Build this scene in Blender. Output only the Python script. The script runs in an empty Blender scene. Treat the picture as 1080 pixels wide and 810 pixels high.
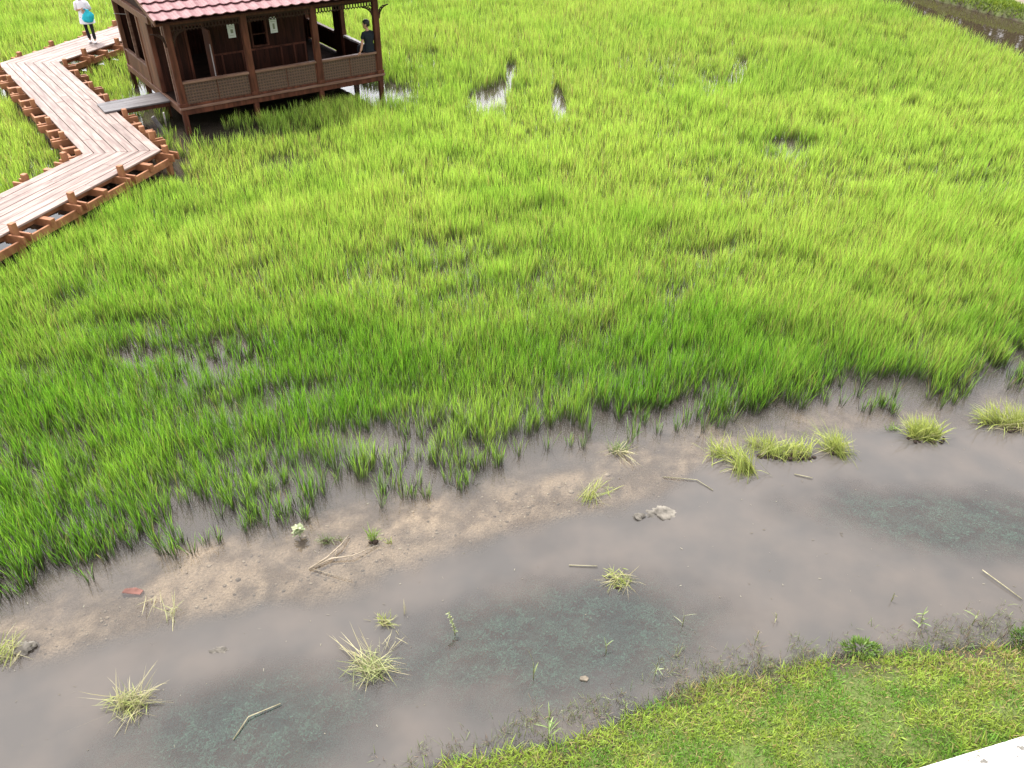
import bpy, bmesh, math, random
import numpy as np
from mathutils import Vector, Matrix, Euler

random.seed(7)
rng = np.random.default_rng(11)
R = math.radians
scene = bpy.context.scene
COL = scene.collection

# ------------------------------------------------------------------ camera
CAM_H = 7.5
F_PX = 843.0                                   # focal length in pixels of a 1080 wide picture
_n = np.array([519.0 - 540.0, -(1540.0 - 405.0), -F_PX]); _n /= np.linalg.norm(_n)
_up = -_n
_fw = np.array([0, 0, -1.0]); _fy = _fw - _up * _fw.dot(_up); _fy /= np.linalg.norm(_fy)
_rx = np.cross(_fy, _up)
CR = np.array([_rx, _fy, _up])                 # world = CR @ camera


def at(px, py, z=0.0):
    d = CR @ np.array([px - 540.0, -(py - 405.0), -F_PX])
    t = (z - CAM_H) / d[2]
    return np.array([d[0] * t, d[1] * t, z])


cd = bpy.data.cameras.new('camera')
cam = bpy.data.objects.new('camera', cd); COL.objects.link(cam)
cd.sensor_fit = 'HORIZONTAL'; cd.sensor_width = 36.0; cd.lens = F_PX / 1080.0 * 36.0
cd.clip_start = 0.1; cd.clip_end = 3000.0
m4 = Matrix([[*CR[0], 0], [*CR[1], 0], [*CR[2], CAM_H], [0, 0, 0, 1]])
cam.matrix_world = m4
scene.camera = cam

# ------------------------------------------------------------------ sky, sun, exposure
SUN_EL, SUN_AZ = R(60), R(318)                 # azimuth clockwise from +Y (north)
w = bpy.data.worlds.new('World'); scene.world = w; w.use_nodes = True
nt = w.node_tree; nt.nodes.clear()
out = nt.nodes.new('ShaderNodeOutputWorld'); bg = nt.nodes.new('ShaderNodeBackground')
sky = nt.nodes.new('ShaderNodeTexSky'); sky.sky_type = 'NISHITA'; sky.sun_disc = False
sky.sun_elevation = SUN_EL; sky.sun_rotation = SUN_AZ
sky.dust_density = 3.0; sky.ozone_density = 1.0
tc = nt.nodes.new('ShaderNodeTexCoord'); mp = nt.nodes.new('ShaderNodeMapping')
mp.inputs['Scale'].default_value = (1.0, 1.0, 2.4)
nz = nt.nodes.new('ShaderNodeTexNoise'); nz.inputs['Scale'].default_value = 2.2
nz.inputs['Detail'].default_value = 6.0; nz.inputs['Roughness'].default_value = 0.55
rp = nt.nodes.new('ShaderNodeValToRGB')
rp.color_ramp.elements[0].position = 0.30; rp.color_ramp.elements[0].color = (0.55, 0.55, 0.55, 1)
rp.color_ramp.elements[1].position = 0.55; rp.color_ramp.elements[1].color = (1, 1, 1, 1)
mx = nt.nodes.new('ShaderNodeMix'); mx.data_type = 'RGBA'
mx.inputs['B'].default_value = (13.5, 13.5, 13.9, 1)
nt.links.new(tc.outputs['Generated'], mp.inputs['Vector']); nt.links.new(mp.outputs['Vector'], nz.inputs['Vector'])
nt.links.new(nz.outputs['Fac'], rp.inputs['Fac']); nt.links.new(rp.outputs['Color'], mx.inputs['Factor'])
# thin cloud glows brighter on the side of the sun, ahead of the camera
dp = nt.nodes.new('ShaderNodeVectorMath'); dp.operation = 'DOT_PRODUCT'
nv = nt.nodes.new('ShaderNodeVectorMath'); nv.operation = 'NORMALIZE'; nt.links.new(tc.outputs['Generated'], nv.inputs[0])
nt.links.new(nv.outputs['Vector'], dp.inputs[0]); dp.inputs[1].default_value = Vector((-0.22, 0.86, 0.46)).normalized()
gr = nt.nodes.new('ShaderNodeMapRange'); gr.interpolation_type = 'SMOOTHSTEP'
gr.inputs['From Min'].default_value = 0.35; gr.inputs['From Max'].default_value = 1.0; gr.inputs['To Min'].default_value = 0.85; gr.inputs['To Max'].default_value = 2.2
nt.links.new(dp.outputs['Value'], gr.inputs['Value'])
ml = nt.nodes.new('ShaderNodeMix'); ml.data_type = 'RGBA'; ml.blend_type = 'MULTIPLY'; ml.inputs['Factor'].default_value = 1.0
nt.links.new(sky.outputs['Color'], mx.inputs['A']); nt.links.new(mx.outputs['Result'], ml.inputs['A']); nt.links.new(gr.outputs['Result'], ml.inputs['B'])
nt.links.new(ml.outputs['Result'], bg.inputs['Color'])
bg.inputs['Strength'].default_value = 0.10
nt.links.new(bg.outputs['Background'], out.inputs['Surface'])

sd = bpy.data.lights.new('sun', 'SUN'); sd.energy = 3.4; sd.angle = R(4); sd.color = (1.0, 0.955, 0.88)
so = bpy.data.objects.new('sun', sd); COL.objects.link(so)
sdir = Vector((math.sin(SUN_AZ) * math.cos(SUN_EL), math.cos(SUN_AZ) * math.cos(SUN_EL), math.sin(SUN_EL)))
so.rotation_euler = sdir.to_track_quat('Z', 'Y').to_euler(); so.location = (0, 0, 40)

scene.view_settings.view_transform = 'Standard'; scene.view_settings.look = 'None'
scene.view_settings.exposure = 0.80; scene.view_settings.gamma = 1.0
scene.view_settings.use_curve_mapping = False
scene.render.film_transparent = False

# ------------------------------------------------------------------ noise helpers (numpy)
def _hash(ix, iy, seed):
    h = (ix.astype(np.int64) * 374761393 + iy.astype(np.int64) * 668265263 + seed * 1442695041) & 0x7fffffff
    h = ((h ^ (h >> 13)) * 1274126177) & 0x7fffffff
    return ((h ^ (h >> 16)) & 0xffff) / 65535.0


def vnoise(x, y, s=1.0, seed=0):
    x = np.asarray(x, float) / s; y = np.asarray(y, float) / s
    ix = np.floor(x); iy = np.floor(y); fx = x - ix; fy = y - iy
    fx = fx * fx * (3 - 2 * fx); fy = fy * fy * (3 - 2 * fy)
    a = _hash(ix, iy, seed); b = _hash(ix + 1, iy, seed); c = _hash(ix, iy + 1, seed); d = _hash(ix + 1, iy + 1, seed)
    return (a * (1 - fx) + b * fx) * (1 - fy) + (c * (1 - fx) + d * fx) * fy


def fbm(x, y, s=1.0, seed=0, o=4):
    v = 0; amp = 0.5; tot = 0
    for k in range(o):
        v = v + amp * vnoise(x, y, s / 2 ** k, seed + 17 * k); tot += amp; amp *= 0.55
    return v / tot


def sstep(a, b, x):
    t = np.clip((x - a) / (b - a), 0, 1); return t * t * (3 - 2 * t)


def poly(pts, z=0.0):
    q = sorted([tuple(at(px, py, z)[:2]) for px, py in pts]); q = np.array(q)
    return q[:, 0], q[:, 1]


# ------------------------------------------------------------------ object helpers
def tag(o, label=None, cat=None, group=None, kind=None):
    if label: o['label'] = label
    if cat: o['category'] = cat
    if group: o['group'] = group
    if kind: o['kind'] = kind
    return o


def empty(name, loc=(0, 0, 0), rz=0.0, label=None, cat=None, group=None):
    o = bpy.data.objects.new(name, None); COL.objects.link(o)
    o.location = loc; o.rotation_euler = (0, 0, rz); o.empty_display_size = 0.2
    return tag(o, label, cat, group)


def link_mesh(name, me, mat=None, parent=None, smooth=False, loc=None, rz=0.0):
    o = bpy.data.objects.new(name, me); COL.objects.link(o)
    if mat: me.materials.append(mat)
    if parent: o.parent = parent
    if loc is not None: o.location = loc; o.rotation_euler = (0, 0, rz)
    if smooth: me.polygons.foreach_set('use_smooth', np.ones(len(me.polygons), bool))
    return o


def np_mesh(name, V, faces_list, colors=None, attrs=None):
    """V (n,3); faces_list = list of int arrays (m,k); colors (n,3)"""
    me = bpy.data.meshes.new(name)
    V = np.ascontiguousarray(V, np.float32)
    me.vertices.add(len(V)); me.vertices.foreach_set('co', V.ravel())
    loops = np.concatenate([f.ravel() for f in faces_list]).astype(np.int32)
    tot = np.concatenate([np.full(len(f), f.shape[1], np.int32) for f in faces_list])
    start = np.concatenate([[0], np.cumsum(tot)[:-1]]).astype(np.int32)
    me.loops.add(len(loops)); me.loops.foreach_set('vertex_index', loops)
    me.polygons.add(len(tot)); me.polygons.foreach_set('loop_start', start)
    try: me.polygons.foreach_set('loop_total', tot)
    except Exception: pass
    if colors is not None:
        a = me.color_attributes.new('Col', 'FLOAT_COLOR', 'POINT')
        c = np.ones((len(V), 4), np.float32); c[:, :3] = colors
        a.data.foreach_set('color', c.ravel())
    if attrs:
        for k, v in attrs.items():
            a = me.attributes.new(k, 'FLOAT', 'POINT'); a.data.foreach_set('value', np.ascontiguousarray(v, np.float32))
    me.update(calc_edges=True)
    return me


class MB:
    """collects boxes, tubes and lofts into one mesh"""
    def __init__(s): s.v = []; s.f = []

    def add(s, vs, fs):
        n = len(s.v); s.v += [tuple(map(float, p)) for p in vs]; s.f += [tuple(i + n for i in f) for f in fs]
        return s

    def box(s, x0, x1, y0, y1, z0, z1):
        return s.add([(x0, y0, z0), (x1, y0, z0), (x1, y1, z0), (x0, y1, z0), (x0, y0, z1), (x1, y0, z1), (x1, y1, z1), (x0, y1, z1)],
                     [(3, 2, 1, 0), (4, 5, 6, 7), (0, 1, 5, 4), (1, 2, 6, 5), (2, 3, 7, 6), (3, 0, 4, 7)])

    def obox(s, c, ax, ay, az, hx, hy, hz):
        c = Vector(c); ax = Vector(ax).normalized() * hx; ay = Vector(ay).normalized() * hy; az = Vector(az).normalized() * hz
        vs = [c + ax * i + ay * j + az * k for k in (-1, 1) for (i, j) in ((-1, -1), (1, -1), (1, 1), (-1, 1))]
        return s.add(vs, [(3, 2, 1, 0), (4, 5, 6, 7), (0, 1, 5, 4), (1, 2, 6, 5), (2, 3, 7, 6), (3, 0, 4, 7)])

    def bar(s, a, b, wd, ht, up=(0, 0, 1)):
        a = Vector(a); b = Vector(b); d = (b - a); L = d.length; d.normalize()
        up = Vector(up); side = d.cross(up)
        if side.length < 1e-4: side = d.cross(Vector((1, 0, 0)))
        side.normalize(); u2 = side.cross(d)
        return s.obox((a + b) / 2, d, side, u2, L / 2, wd / 2, ht / 2)

    def tube(s, pts, rad, n=7, cap=True):
        pts = [Vector(p) for p in pts]; rings = []
        rad = rad if hasattr(rad, '__len__') else [rad] * len(pts)
        prev = None
        for i, p in enumerate(pts):
            d = (pts[min(i + 1, len(pts) - 1)] - pts[max(i - 1, 0)]).normalized()
            a = prev if prev else Vector((1, 0, 0))
            x = d.cross(a)
            if x.length < 1e-3: x = d.cross(Vector((0, 1, 0)))
            x.normalize(); y = d.cross(x); prev = None
            rings.append([p + (x * math.cos(2 * math.pi * k / n) + y * math.sin(2 * math.pi * k / n)) * rad[i] for k in range(n)])
        vs = [q for r in rings for q in r]; fs = []
        for i in range(len(pts) - 1):
            for k in range(n):
                fs.append((i * n + k, i * n + (k + 1) % n, (i + 1) * n + (k + 1) % n, (i + 1) * n + k))
        if cap: fs.append(tuple(range(n))[::-1]); fs.append(tuple((len(pts) - 1) * n + k for k in range(n)))
        return s.add(vs, fs)

    def prism(s, poly2, z0, z1):
        n = len(poly2)
        vs = [(x, y, z0) for x, y in poly2] + [(x, y, z1) for x, y in poly2]
        fs = [tuple(range(n))[::-1], tuple(range(n, 2 * n))] + [(i, (i + 1) % n, n + (i + 1) % n, n + i) for i in range(n)]
        return s.add(vs, fs)

    def loft(s, rings, cap=True):
        n = len(rings[0]); vs = [q for r in rings for q in r]; fs = []
        for i in range(len(rings) - 1):
            for k in range(n):
                fs.append((i * n + k, i * n + (k + 1) % n, (i + 1) * n + (k + 1) % n, (i + 1) * n + k))
        if cap: fs.append(tuple(range(n))[::-1]); fs.append(tuple((len(rings) - 1) * n + k for k in range(n)))
        return s.add(vs, fs)

    def build(s, name, mat, parent=None, bevel=0.0, smooth=False, loc=None, rz=0.0, sub=0, label=None):
        me = bpy.data.meshes.new(name); me.from_pydata(s.v, [], s.f); me.update()
        bm = bmesh.new(); bm.from_mesh(me); bmesh.ops.recalc_face_normals(bm, faces=bm.faces)
        if bevel > 0:
            es = [e for e in bm.edges if len(e.link_faces) == 2 and e.calc_face_angle(0) > 0.6]
            bmesh.ops.bevel(bm, geom=es, offset=bevel, segments=1, affect='EDGES', clamp_overlap=True)
        bm.to_mesh(me); bm.free()
        o = link_mesh(name, me, mat, parent, smooth, loc, rz)
        if sub:
            md = o.modifiers.new('sub', 'SUBSURF'); md.levels = sub; md.render_levels = sub
        if label: o['label'] = label
        return o


# ------------------------------------------------------------------ materials
def new_mat(name):
    m = bpy.data.materials.new(name); m.use_nodes = True
    n = m.node_tree; n.nodes.clear()
    return m, n.nodes, n.links


def wood(name, c1, c2, scale=(1.2, 14, 14), rough=0.65, island=0.25, bump=0.25, dirt=0.35, dirtcol=None, spec=0.25):
    m, N, L = new_mat(name)
    o = N.new('ShaderNodeOutputMaterial'); p = N.new('ShaderNodeBsdfPrincipled'); L.new(p.outputs[0], o.inputs[0])
    t = N.new('ShaderNodeTexCoord'); mp = N.new('ShaderNodeMapping'); mp.inputs['Scale'].default_value = scale
    L.new(t.outputs['Object'], mp.inputs['Vector'])
    geo = N.new('ShaderNodeNewGeometry')
    addv = N.new('ShaderNodeVectorMath'); addv.operation = 'ADD'
    cmb = N.new('ShaderNodeCombineXYZ'); mul = N.new('ShaderNodeMath'); mul.operation = 'MULTIPLY'; mul.inputs[1].default_value = 37.0
    L.new(geo.outputs['Random Per Island'], mul.inputs[0]); L.new(mul.outputs[0], cmb.inputs[0]); L.new(mul.outputs[0], cmb.inputs[1])
    L.new(mp.outputs[0], addv.inputs[0]); L.new(cmb.outputs[0], addv.inputs[1])
    n1 = N.new('ShaderNodeTexNoise'); n1.inputs['Scale'].default_value = 1.6; n1.inputs['Detail'].default_value = 5; n1.inputs['Distortion'].default_value = 0.4
    L.new(addv.outputs[0], n1.inputs['Vector'])
    r1 = N.new('ShaderNodeValToRGB'); r1.color_ramp.elements[0].position = 0.34; r1.color_ramp.elements[1].position = 0.68
    r1.color_ramp.elements[0].color = (*c1, 1); r1.color_ramp.elements[1].color = (*c2, 1)
    L.new(n1.outputs['Fac'], r1.inputs['Fac'])
    n2 = N.new('ShaderNodeTexNoise'); n2.inputs['Scale'].default_value = 2.3; n2.inputs['Detail'].default_value = 6
    L.new(t.outputs['Object'], n2.inputs['Vector'])
    r2 = N.new('ShaderNodeMapRange'); r2.inputs['From Min'].default_value = 0.35; r2.inputs['From Max'].default_value = 0.7
    r2.inputs['To Min'].default_value = 0.0; r2.inputs['To Max'].default_value = dirt
    L.new(n2.outputs['Fac'], r2.inputs['Value'])
    mxa = N.new('ShaderNodeMix'); mxa.data_type = 'RGBA'
    dc = dirtcol or tuple(x * 0.5 for x in c1)
    mxa.inputs['B'].default_value = (*dc, 1)
    L.new(r2.outputs[0], mxa.inputs['Factor']); L.new(r1.outputs['Color'], mxa.inputs['A'])
    hs = N.new('ShaderNodeHueSaturation')
    mr = N.new('ShaderNodeMapRange'); mr.inputs['To Min'].default_value = 1 - island; mr.inputs['To Max'].default_value = 1 + island
    L.new(geo.outputs['Random Per Island'], mr.inputs['Value']); L.new(mr.outputs[0], hs.inputs['Value'])
    L.new(mxa.outputs['Result'], hs.inputs['Color']); L.new(hs.outputs['Color'], p.inputs['Base Color'])
    p.inputs['Roughness'].default_value = rough; p.inputs['Specular IOR Level'].default_value = spec
    bp = N.new('ShaderNodeBump'); bp.inputs['Strength'].default_value = bump; bp.inputs['Distance'].default_value = 0.01
    L.new(n1.outputs['Fac'], bp.inputs['Height']); L.new(bp.outputs[0], p.inputs['Normal'])
    return m


def plain(name, col, rough=0.7, var=0.25, nscale=6.0, bump=0.15, spec=0.3, col2=None):
    m, N, L = new_mat(name)
    o = N.new('ShaderNodeOutputMaterial'); p = N.new('ShaderNodeBsdfPrincipled'); L.new(p.outputs[0], o.inputs[0])
    t = N.new('ShaderNodeTexCoord'); n1 = N.new('ShaderNodeTexNoise'); n1.inputs['Scale'].default_value = nscale; n1.inputs['Detail'].default_value = 6
    L.new(t.outputs['Object'], n1.inputs['Vector'])
    r1 = N.new('ShaderNodeValToRGB'); r1.color_ramp.elements[0].position = 0.3; r1.color_ramp.elements[1].position = 0.7
    r1.color_ramp.elements[0].color = (*[c * (1 - var) for c in (col2 or col)], 1); r1.color_ramp.elements[1].color = (*[min(1, c * (1 + var)) for c in col], 1)
    L.new(n1.outputs['Fac'], r1.inputs['Fac']); L.new(r1.outputs['Color'], p.inputs['Base Color'])
    p.inputs['Roughness'].default_value = rough; p.inputs['Specular IOR Level'].default_value = spec
    bp = N.new('ShaderNodeBump'); bp.inputs['Strength'].default_value = bump; bp.inputs['Distance'].default_value = 0.02
    L.new(n1.outputs['Fac'], bp.inputs['Height']); L.new(bp.outputs[0], p.inputs['Normal'])
    return m


def leaf_mat(name, trans=0.35, rough=0.5, spec=0.25):
    m, N, L = new_mat(name)
    o = N.new('ShaderNodeOutputMaterial'); p = N.new('ShaderNodeBsdfPrincipled')
    a = N.new('ShaderNodeAttribute'); a.attribute_name = 'Col'
    L.new(a.outputs['Color'], p.inputs['Base Color']); p.inputs['Roughness'].default_value = rough; p.inputs['Specular IOR Level'].default_value = spec
    tr = N.new('ShaderNodeBsdfTranslucent')
    hs = N.new('ShaderNodeHueSaturation'); hs.inputs['Hue'].default_value = 0.49; hs.inputs['Value'].default_value = 1.5; hs.inputs['Saturation'].default_value = 1.05
    L.new(a.outputs['Color'], hs.inputs['Color']); L.new(hs.outputs[0], tr.inputs['Color'])
    mx = N.new('ShaderNodeMixShader'); mx.inputs[0].default_value = trans
    L.new(p.outputs[0], mx.inputs[1]); L.new(tr.outputs[0], mx.inputs[2]); L.new(mx.outputs[0], o.inputs[0])
    return m


M_LEAF = leaf_mat('rice_leaf', 0.35, 0.42, 0.4)
M_TURF = leaf_mat('turf_leaf', 0.25)
M_STRAW = leaf_mat('straw', 0.2, 0.6)
M_DECK = wood('deck_timber', (0.155, 0.110, 0.094), (0.32, 0.245, 0.215), (0.9, 9, 9), 0.6, 0.16, 0.2, 0.35, (0.16, 0.10, 0.085))
M_POST = wood('brown_timber', (0.18, 0.072, 0.033), (0.31, 0.14, 0.068), (3, 3, 3), 0.65, 0.2, 0.25, 0.4)
M_DARK = wood('house_timber', (0.040, 0.014, 0.008), (0.105, 0.036, 0.020), (6, 6, 1.0), 0.6, 0.18, 0.3, 0.4, None, 0.15)
M_WALL = wood('wall_boards', (0.015, 0.006, 0.004), (0.042, 0.014, 0.008), (9, 9, 0.8), 0.7, 0.2, 0.3, 0.3, None, 0.1)  # darker than the house timber: indoor shade put into the colour
M_SIDE = wood('side_boards', (0.085, 0.036, 0.02), (0.16, 0.075, 0.042), (6, 6, 0.8), 0.6, 0.2, 0.3, 0.3)  # lighter house timber: light on the left side put into the colour
M_RAIL = wood('rail_timber', (0.10, 0.05, 0.034), (0.19, 0.11, 0.078), (1, 12, 12), 0.55, 0.15, 0.2, 0.3)
M_GREY = wood('weathered_timber', (0.075, 0.066, 0.068), (0.14, 0.128, 0.13), (1, 12, 12), 0.5, 0.1, 0.2, 0.35)
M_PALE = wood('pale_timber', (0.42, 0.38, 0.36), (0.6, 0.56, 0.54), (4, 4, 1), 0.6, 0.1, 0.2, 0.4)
M_CARVE = plain('carved_timber', (0.030, 0.016, 0.011), 0.7, spec=.1)
M_LACE = plain('painted_lace', (0.30, 0.29, 0.26), 0.6, 0.1)


def weave_mat():
    m, N, L = new_mat('woven_bamboo')
    o = N.new('ShaderNodeOutputMaterial'); p = N.new('ShaderNodeBsdfPrincipled'); L.new(p.outputs[0], o.inputs[0])
    t = N.new('ShaderNodeTexCoord')
    sx = N.new('ShaderNodeSeparateXYZ'); L.new(t.outputs['Object'], sx.inputs[0])
    def wav(sock, k):
        a = N.new('ShaderNodeMath'); a.operation = 'MULTIPLY'; a.inputs[1].default_value = k; L.new(sock, a.inputs[0])
        b = N.new('ShaderNodeMath'); b.operation = 'SINE'; L.new(a.outputs[0], b.inputs[0]); return b
    wx = wav(sx.outputs['X'], 82.0); wz = wav(sx.outputs['Z'], 82.0)
    mu = N.new('ShaderNodeMath'); mu.operation = 'MAXIMUM'; L.new(wx.outputs[0], mu.inputs[0]); L.new(wz.outputs[0], mu.inputs[1])
    n1 = N.new('ShaderNodeTexNoise'); n1.inputs['Scale'].default_value = 14; n1.inputs['Detail'].default_value = 5
    L.new(t.outputs['Object'], n1.inputs['Vector'])
    ad = N.new('ShaderNodeMath'); ad.operation = 'MULTIPLY_ADD'; ad.inputs[1].default_value = 0.18
    nh = N.new('ShaderNodeMath'); nh.operation = 'MULTIPLY_ADD'; nh.inputs[1].default_value = .4; nh.inputs[2].default_value = .2; L.new(n1.outputs['Fac'], nh.inputs[0])
    L.new(mu.outputs[0], ad.inputs[0]); L.new(nh.outputs[0], ad.inputs[2])
    r1 = N.new('ShaderNodeValToRGB'); r1.color_ramp.elements[0].position = 0.25; r1.color_ramp.elements[1].position = 0.8
    r1.color_ramp.elements[0].color = (0.026, 0.013, 0.008, 1); r1.color_ramp.elements[1].color = (0.12, 0.062, 0.035, 1)
    L.new(ad.outputs[0], r1.inputs['Fac']); L.new(r1.outputs[0], p.inputs['Base Color'])
    p.inputs['Roughness'].default_value = 0.7
    bp = N.new('ShaderNodeBump'); bp.inputs['Strength'].default_value = 0.5; bp.inputs['Distance'].default_value = 0.01
    L.new(mu.outputs[0], bp.inputs['Height']); L.new(bp.outputs[0], p.inputs['Normal'])
    return m


M_WEAVE = weave_mat()


def tile_mat():
    m, N, L = new_mat('roof_tile')
    o = N.new('ShaderNodeOutputMaterial'); p = N.new('ShaderNodeBsdfPrincipled'); L.new(p.outputs[0], o.inputs[0])
    t = N.new('ShaderNodeTexCoord'); n1 = N.new('ShaderNodeTexNoise'); n1.inputs['Scale'].default_value = 5; n1.inputs['Detail'].default_value = 7
    L.new(t.outputs['Object'], n1.inputs['Vector'])
    r1 = N.new('ShaderNodeValToRGB'); r1.color_ramp.elements[0].position = 0.3; r1.color_ramp.elements[1].position = 0.75
    r1.color_ramp.elements[0].color = (0.155, 0.060, 0.064, 1); r1.color_ramp.elements[1].color = (0.245, 0.122, 0.128, 1)
    L.new(n1.outputs['Fac'], r1.inputs['Fac']); L.new(r1.outputs[0], p.inputs['Base Color'])
    p.inputs['Roughness'].default_value = 0.55; p.inputs['Specular IOR Level'].default_value = 0.35
    return m


M_TILE = tile_mat()

# ------------------------------------------------------------------ terrain
bx, by = poly([(470, 810), (520, 800), (580, 783), (640, 764), (700, 738), (760, 717), (860, 702), (960, 690), (1080, 676)])
bx = np.concatenate([[-400, -9, -2.2], bx, [9, 16, 400]]); by = np.concatenate([[2.2, 2.2, 3.3], by, [6.4, 8.5, 12]])
rx_, ry_ = poly([(0, 648), (37, 616), (90, 600), (148, 587), (222, 575), (289, 558), (340, 533), (390, 527), (443, 524), (497, 517), (541, 499), (594, 483),
                 (640, 468), (710, 451), (793, 444), (884, 426), (940, 438), (1000, 432), (1018, 423), (1078, 402)])
rx_ = np.concatenate([[-60, -9], rx_, [13, 40]]); ry_ = np.concatenate([[1.0, 4.4], ry_, [12.2, 18]])
sx_, sy_ = poly([(0, 722), (60, 712), (130, 692), (200, 674), (270, 660), (335, 655), (400, 625), (470, 597), (540, 580), (600, 563), (650, 552), (700, 540), (745, 505), (820, 490), (900, 470), (1080, 465)])
ux_, uy_ = poly([(0, 668), (80, 640), (150, 612), (230, 588), (300, 562), (420, 546), (480, 531), (560, 512), (640, 482), (740, 464), (800, 458), (900, 445), (1080, 435)])
cyy = np.array([20, 30, 33, 36, 40, 50, 70.]); cxr = np.array([21, 17.9, 17.4, 16.9, 16.2, 14.0, 8.])
cxb = np.array([32, 26, 22.6, 21.1, 19.2, 17.2, 11.])
KA, KB = at(958, 811, 0.26), at(1082, 773, 0.26)
KD = (KB - KA)[:2] / np.linalg.norm((KB - KA)[:2]); KN = np.array([KD[1], -KD[0]])      # towards the path


def ybank(x): return np.interp(x, bx, by)
def yrice(x): return np.interp(x, rx_, ry_)


def ground_z(x, y):
    n1 = fbm(x, y, 0.55, 3) - 0.5; n2 = fbm(x, y, 0.16, 9, 3) - 0.5; n3 = fbm(x, y, 2.5, 21) - 0.5
    yb = ybank(x) + n1 * 0.25
    yr = yrice(x)
    dN = y - yb                                    # >0 : in the water
    # pond
    deep = -0.40 + 0.1 * n3
    band = np.minimum((y - (np.interp(x, sx_, sy_) - 0.12 + n1 * 0.8)) / 0.75, ((np.interp(x, ux_, uy_) + 0.30 + n1 * 0.8) - y) / 0.42)
    right = sstep(2.2, 3.6, x)
    sb = sstep(-0.7, 1.0, band) * (1 - 0.6 * right)
    sand = -0.034 + 0.050 * n1 + 0.030 * n2 + 0.030 * n3
    strip = -0.085 + 0.04 * n1
    up = sstep(0.0, 0.35, y - np.interp(x, sx_, sy_) - 0.1)
    pond = deep * (1 - up) + strip * up
    z = pond * (1 - sb) + sand * sb
    pad = sstep(-0.1, 0.4, y - yr)
    z = z * (1 - pad) + (-0.07 + 0.05 * n3 + 0.03 * n1) * pad
    # near bank
    zb = 0.26 * (1 - np.exp(np.minimum(dN, 0) / 0.35)) + 0.05 * n1 + 0.02 * n2 + 0.008
    t = sstep(-0.06, 0.30, dN)
    z = np.where(y < yr, zb * (1 - t) + np.minimum(z, zb * 0 + z) * t, z)
    # ground under the path kept level
    dk = (x - KA[0]) * KN[0] + (y - KA[1]) * KN[1]
    tk = sstep(-0.25, 0.0, dk); z = np.where(y < yr - 0.5, z * (1 - tk) + 0.215 * tk, z)
    # canal and far bank
    xr = np.interp(y, cyy, cxr); xb = np.interp(y, cyy, cxb) + n1 * 0.5
    far = y > 17
    can = sstep(0, 0.8, x - xr) * far
    z = z * (1 - can) - 0.4 * can
    fb = sstep(-0.1, 0.45, x - xb) * far
    z = z * (1 - fb) + (0.38 + 0.06 * n3 + 0.05 * n1) * fb
    # land beyond the paddy
    ed = np.maximum(np.maximum((-x - 40) / 3, (y - 56) / 3), 0); e = sstep(0, 1, ed)
    z = z * (1 - e) + (0.4 + 0.2 * n3) * e
    z = np.where((y > 12.5) & (x > 30) & (fb < 0.5) & (y < 30), 0.4, z)
    return z


def axis(segs):
    o = [segs[0][0]]
    for a, b, s in segs:
        k = max(1, int(round((b - a) / s))); o += list(a + (b - a) * (np.arange(k) + 1) / k)
    return np.array(o)


gx = axis([(-1500, -400, 200), (-400, -60, 20), (-60, -24, 1.5), (-24, -8.5, 0.3), (-8.5, 10, 0.05), (10, 24, 0.3), (24, 60, 1.5), (60, 400, 20), (400, 1500, 200)])
gy = axis([(-1500, -300, 200), (-300, -20, 20), (-20, 2.6, 1.0), (2.6, 12.2, 0.05), (12.2, 48, 0.3), (48, 90, 1.5), (90, 400, 20), (400, 1500, 200)])
GX, GY = np.meshgrid(gx, gy)
GZ = ground_z(GX, GY)


def grid_faces(nx, ny, mask=None):
    i = np.arange(ny - 1)[:, None] * nx + np.arange(nx - 1)[None, :]
    f = np.stack([i, i + 1, i + nx + 1, i + nx], -1).reshape(-1, 4)
    return f if mask is None else f[mask.ravel()]


n1 = fbm(GX, GY, 0.5, 3); n2 = fbm(GX, GY, 0.12, 31, 3); n4 = fbm(GX, GY, 1.1, 41)
sandc = np.array([0.40, 0.325, 0.25]); sandd = np.array([0.19, 0.150, 0.115]); mud = np.array([0.085, 0.07, 0.055]); soil = np.array([0.055, 0.043, 0.028]); grs = np.array([0.11, 0.15, 0.035])
k = np.clip((n1 - 0.5) * 2.4 + (n2 - 0.5) * 2.2 + (n4 - .5) * 1.2 + 0.5, 0, 1)[..., None]
C = sandd * (1 - k) + sandc * k
dm = sstep(-0.06, -0.16, GZ)[..., None]; C = C * (1 - dm) + mud * dm
pd = (sstep(0.0, 0.3, GY - yrice(GX)))[..., None]; C = C * (1 - pd) + np.array([0.075, 0.062, 0.045]) * pd
nb_ = sstep(.75, .35, GY - ybank(GX))[..., None]; C = C * (1 - nb_) + np.array([0.048, 0.038, 0.027]) * nb_
lb = sstep(0.0, 0.06, GZ)[..., None]; C = C * (1 - lb) + soil * lb
gb = sstep(0.10, 0.22, GZ)[..., None] * (0.6 + 0.4 * n4[..., None]); C = C * (1 - gb) + grs * gb
gme = np_mesh('ground', np.stack([GX, GY, GZ], -1).reshape(-1, 3), [grid_faces(len(gx), len(gy))], C.reshape(-1, 3))


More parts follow.
